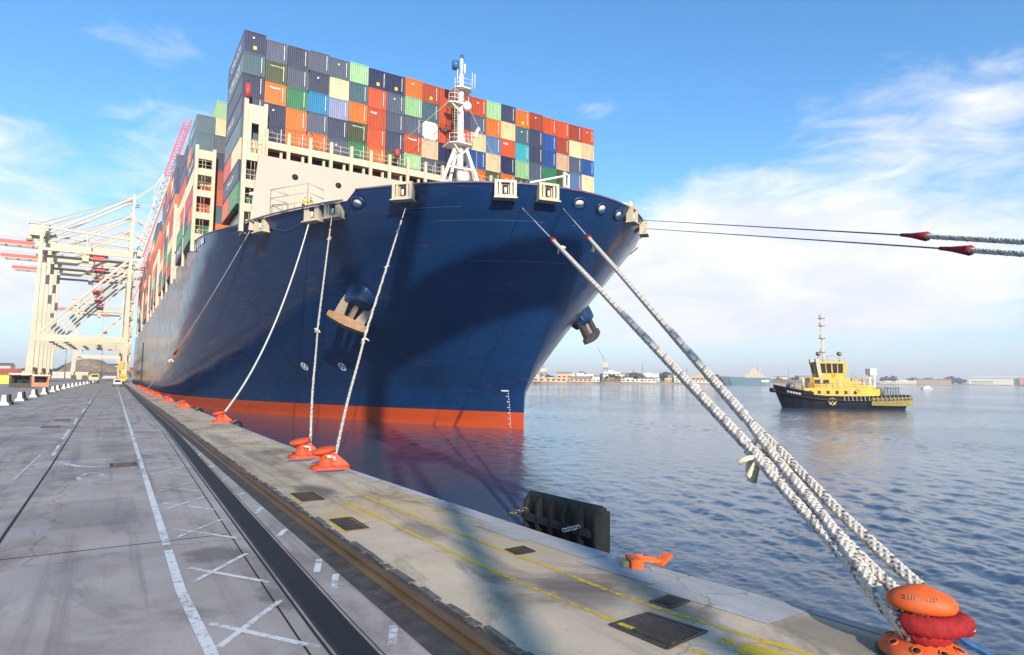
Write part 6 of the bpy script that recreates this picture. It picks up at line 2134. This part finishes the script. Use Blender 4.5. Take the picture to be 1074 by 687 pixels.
# grey-blue ship moored on the far side
def far_ship():
    a, D_ = 52.6, 900
    e = empty('grey_ship', polar(a, D_, ZW), -math.radians(a), 'grey blue ship with white upperworks moored off the far shore', 'ship')
    g = mat('naval_blue_grey', (.13, .21, .27), .6, .1, .1)
    b = MB(); n_ = 8
    top = [(-34, 0), (-31, -6), (-20, -8), (26, -8), (32, -6), (32, 6), (26, 8), (-20, 8), (-31, 6)]
    bot = [(-26, 0), (-24, -3), (-16, -6), (26, -7), (30, -5), (30, 5), (26, 7), (-16, 6), (-24, 3)]
    m_ = len(top); b.add([(x, y, -1) for x, y in bot] + [(x, y, 10) for x, y in top], [tuple(range(m_, 2 * m_)), tuple(range(m_ - 1, -1, -1))] + [(i, (i + 1) % m_, m_ + (i + 1) % m_, m_ + i) for i in range(m_)])
    b.build('hull', g, e)
    b = MB(); b.bx(0, 24, -5, 5, 10, 15); b.bx(5, 18, -4, 4, 15, 19); b.bx(8, 13, -3, 3, 19, 22); b.build('superstructure', M['cream'], e)
    b = MB(); b.tube([(10, 0, 22), (10, 0, 29)], .4, 6); b.tube([(18, 0, 15), (18, 0, 24)], 1.2, 8); b.build('mast', M['cream'], e)
    b = MB(); b.bx(20, 29, -8.2, -8.05, 4, 7); b.build('hull_mark', M['lettering'], e)


far_ship()


def motorboat(a, D_, s_, label):
    e = empty('motor_boat', polar(a, D_, ZW), -math.radians(a) + .2, label, 'boat', 'small white boats on the water')
    b = MB(); top = [(-4, 0), (-2.5, -1.2), (3.6, -1.4), (3.6, 1.4), (-2.5, 1.2)]; bot = [(-3, 0), (-2, -.8), (3.4, -1), (3.4, 1), (-2, .8)]
    b.add([(x * s_, y * s_, -.3) for x, y in bot] + [(x * s_, y * s_, 1.2 * s_) for x, y in top], [tuple(range(5, 10)), (4, 3, 2, 1, 0)] + [(i, (i + 1) % 5, 5 + (i + 1) % 5, 5 + i) for i in range(5)]); b.build('hull', M['white'], e)
    c = MB(); c.add([(x * s_, y * s_, z * s_) for x, y, z in ((-1.6, -.9, 1.2), (2.2, -.9, 1.2), (2.2, .9, 1.2), (-1.6, .9, 1.2), (-.4, -.7, 2.5), (1.8, -.7, 2.5), (1.8, .7, 2.5), (-.4, .7, 2.5))], [(4, 5, 6, 7), (0, 1, 5, 4), (1, 2, 6, 5), (2, 3, 7, 6), (3, 0, 4, 7)]); c.build('cabin', M['white'], e)


motorboat(65.6, 640, 1.15, 'small white motor boat on open water right of the tug')
motorboat(60.3, 620, 1.3, 'small white boat far behind the stern of the tug')
motorboat(48.6, 640, .9, 'tiny white boat close to the far shore behind the ropes')
# timber pier at the right edge
e = empty('jetty', polar(71.6, 520, ZW), -math.radians(71.6), 'dark piled jetty at the right edge of the water', 'jetty')
b = MB(); b.bx(0, 60, 0, 5, 4.6, 5.2); b.build('jetty_deck', M['steel'], e)
for k in range(8):
    p_ = MB(); p_.tube([(1 + k * 8, 1, -3), (1 + k * 8, 1, 4.6 + 3 * (k == 0))], .45, 8); p_.build('pile', M['dark'], e)
b = MB(); b.bx(0, 60, -.2, 0, .3, .9); b.build('lower_waling', M['dark'], e)
b = MB(); b.bx(14, 24, 1, 4, 5.2, 8); b.build('pier_hut', M['white'], e)

# ------------------------------------------------------------------ two crew members at the foredeck rail
def person(loc, rz, label, lean):
    sk = [('pelvis', (0, 0, .95), .15), ('chest', (0, -.10 * lean, 1.30), .17), ('neck', (0, -.22 * lean, 1.50), .065), ('head', (0, -.26 * lean, 1.66), .105),
          ('sl', (-.2, -.16 * lean, 1.42), .07), ('el', (-.30, -.30 * lean, 1.15), .05), ('hl', (-.22, -.50, 1.02), .045), ('sr', (.2, -.16 * lean, 1.42), .07), ('er', (.30, -.30 * lean, 1.15), .05), ('hr', (.22, -.50, 1.02), .045),
          ('hipl', (-.1, 0, .9), .11), ('kl', (-.11, -.04, .5), .075), ('al', (-.12, 0, .09), .05), ('tl', (-.12, -.16, .05), .045), ('hipr', (.1, 0, .9), .11), ('kr', (.11, -.04, .5), .075), ('ar', (.12, 0, .09), .05), ('tr', (.12, -.16, .05), .045)]
    idx = {n: i for i, (n, _, _) in enumerate(sk)}
    ed = [('pelvis', 'chest'), ('chest', 'neck'), ('neck', 'head'), ('chest', 'sl'), ('sl', 'el'), ('el', 'hl'), ('chest', 'sr'), ('sr', 'er'), ('er', 'hr'), ('pelvis', 'hipl'), ('hipl', 'kl'), ('kl', 'al'), ('al', 'tl'), ('pelvis', 'hipr'), ('hipr', 'kr'), ('kr', 'ar'), ('ar', 'tr')]
    me = bpy.data.meshes.new('person'); me.from_pydata([p for _, p, _ in sk], [(idx[a], idx[b]) for a, b in ed], [])
    o = bpy.data.objects.new('person', me); col.objects.link(o)
    m1 = o.modifiers.new('skin', 'SKIN'); m2 = o.modifiers.new('sub', 'SUBSURF'); m2.levels = 1; m2.render_levels = 1
    for i, (_, _, r) in enumerate(sk): me.skin_vertices[0].data[i].radius = (r, r)
    me.skin_vertices[0].data[0].use_root = True
    dg = bpy.context.evaluated_depsgraph_get(); dg.update()
    me2 = bpy.data.meshes.new_from_object(o.evaluated_get(dg)); o.modifiers.clear(); o.data = me2
    me2.materials.clear()
    for m_ in (M['skin'], M['vest'], M['trousers']): me2.materials.append(m_)
    for p in me2.polygons:
        z = p.center.z; p.use_smooth = True
        p.material_index = 0 if z > 1.5 or (abs(p.center.x) < .3 and p.center.y < -.44) else (1 if z > .92 else 2)
    o.location = loc; o.rotation_euler.z = rz
    tag(o, label, 'person', 'crew on the foredeck')
    h = MB(); h.lathe([(.135, 0), (.15, .02), (.13, .08), (.08, .13), (.02, .145)], 14, (0, -.26 * lean, 1.69)); h.build('helmet', M['helmet'], o)


dp = MB(); dp.bx(15.9, 19.2, 68.6, 71.4, 19.32, 20.75)
shp(dp, 'foredeck_platform', M['cream'])
person((16.5, 68.9, 20.75), .3, 'crew member in yellow vest and white helmet leaning at the foredeck rail', 1.0)
person((17.3, 68.8, 20.75), -.4, 'crew member in yellow vest beside the white helmet, nearer the fairleads', 1.6)

# ------------------------------------------------------------------ the air itself
hzb = MB(); hzb.bx(-4200, 9200, -4200, 9200, -9, 135)
hm_ = bpy.data.materials.new('haze_air'); hm_.use_nodes = True
ht = hm_.node_tree; ht.nodes.remove(ht.nodes['Principled BSDF'])
pv = ht.nodes.new('ShaderNodeVolumePrincipled'); pv.inputs['Color'].default_value = (.93, .92, .95, 1); pv.inputs['Density'].default_value = .0002; pv.inputs['Anisotropy'].default_value = .0
ht.links.new(pv.outputs[0], ht.nodes['Material Output'].inputs['Volume'])
tag(hzb.build('haze', hm_), kind='stuff')
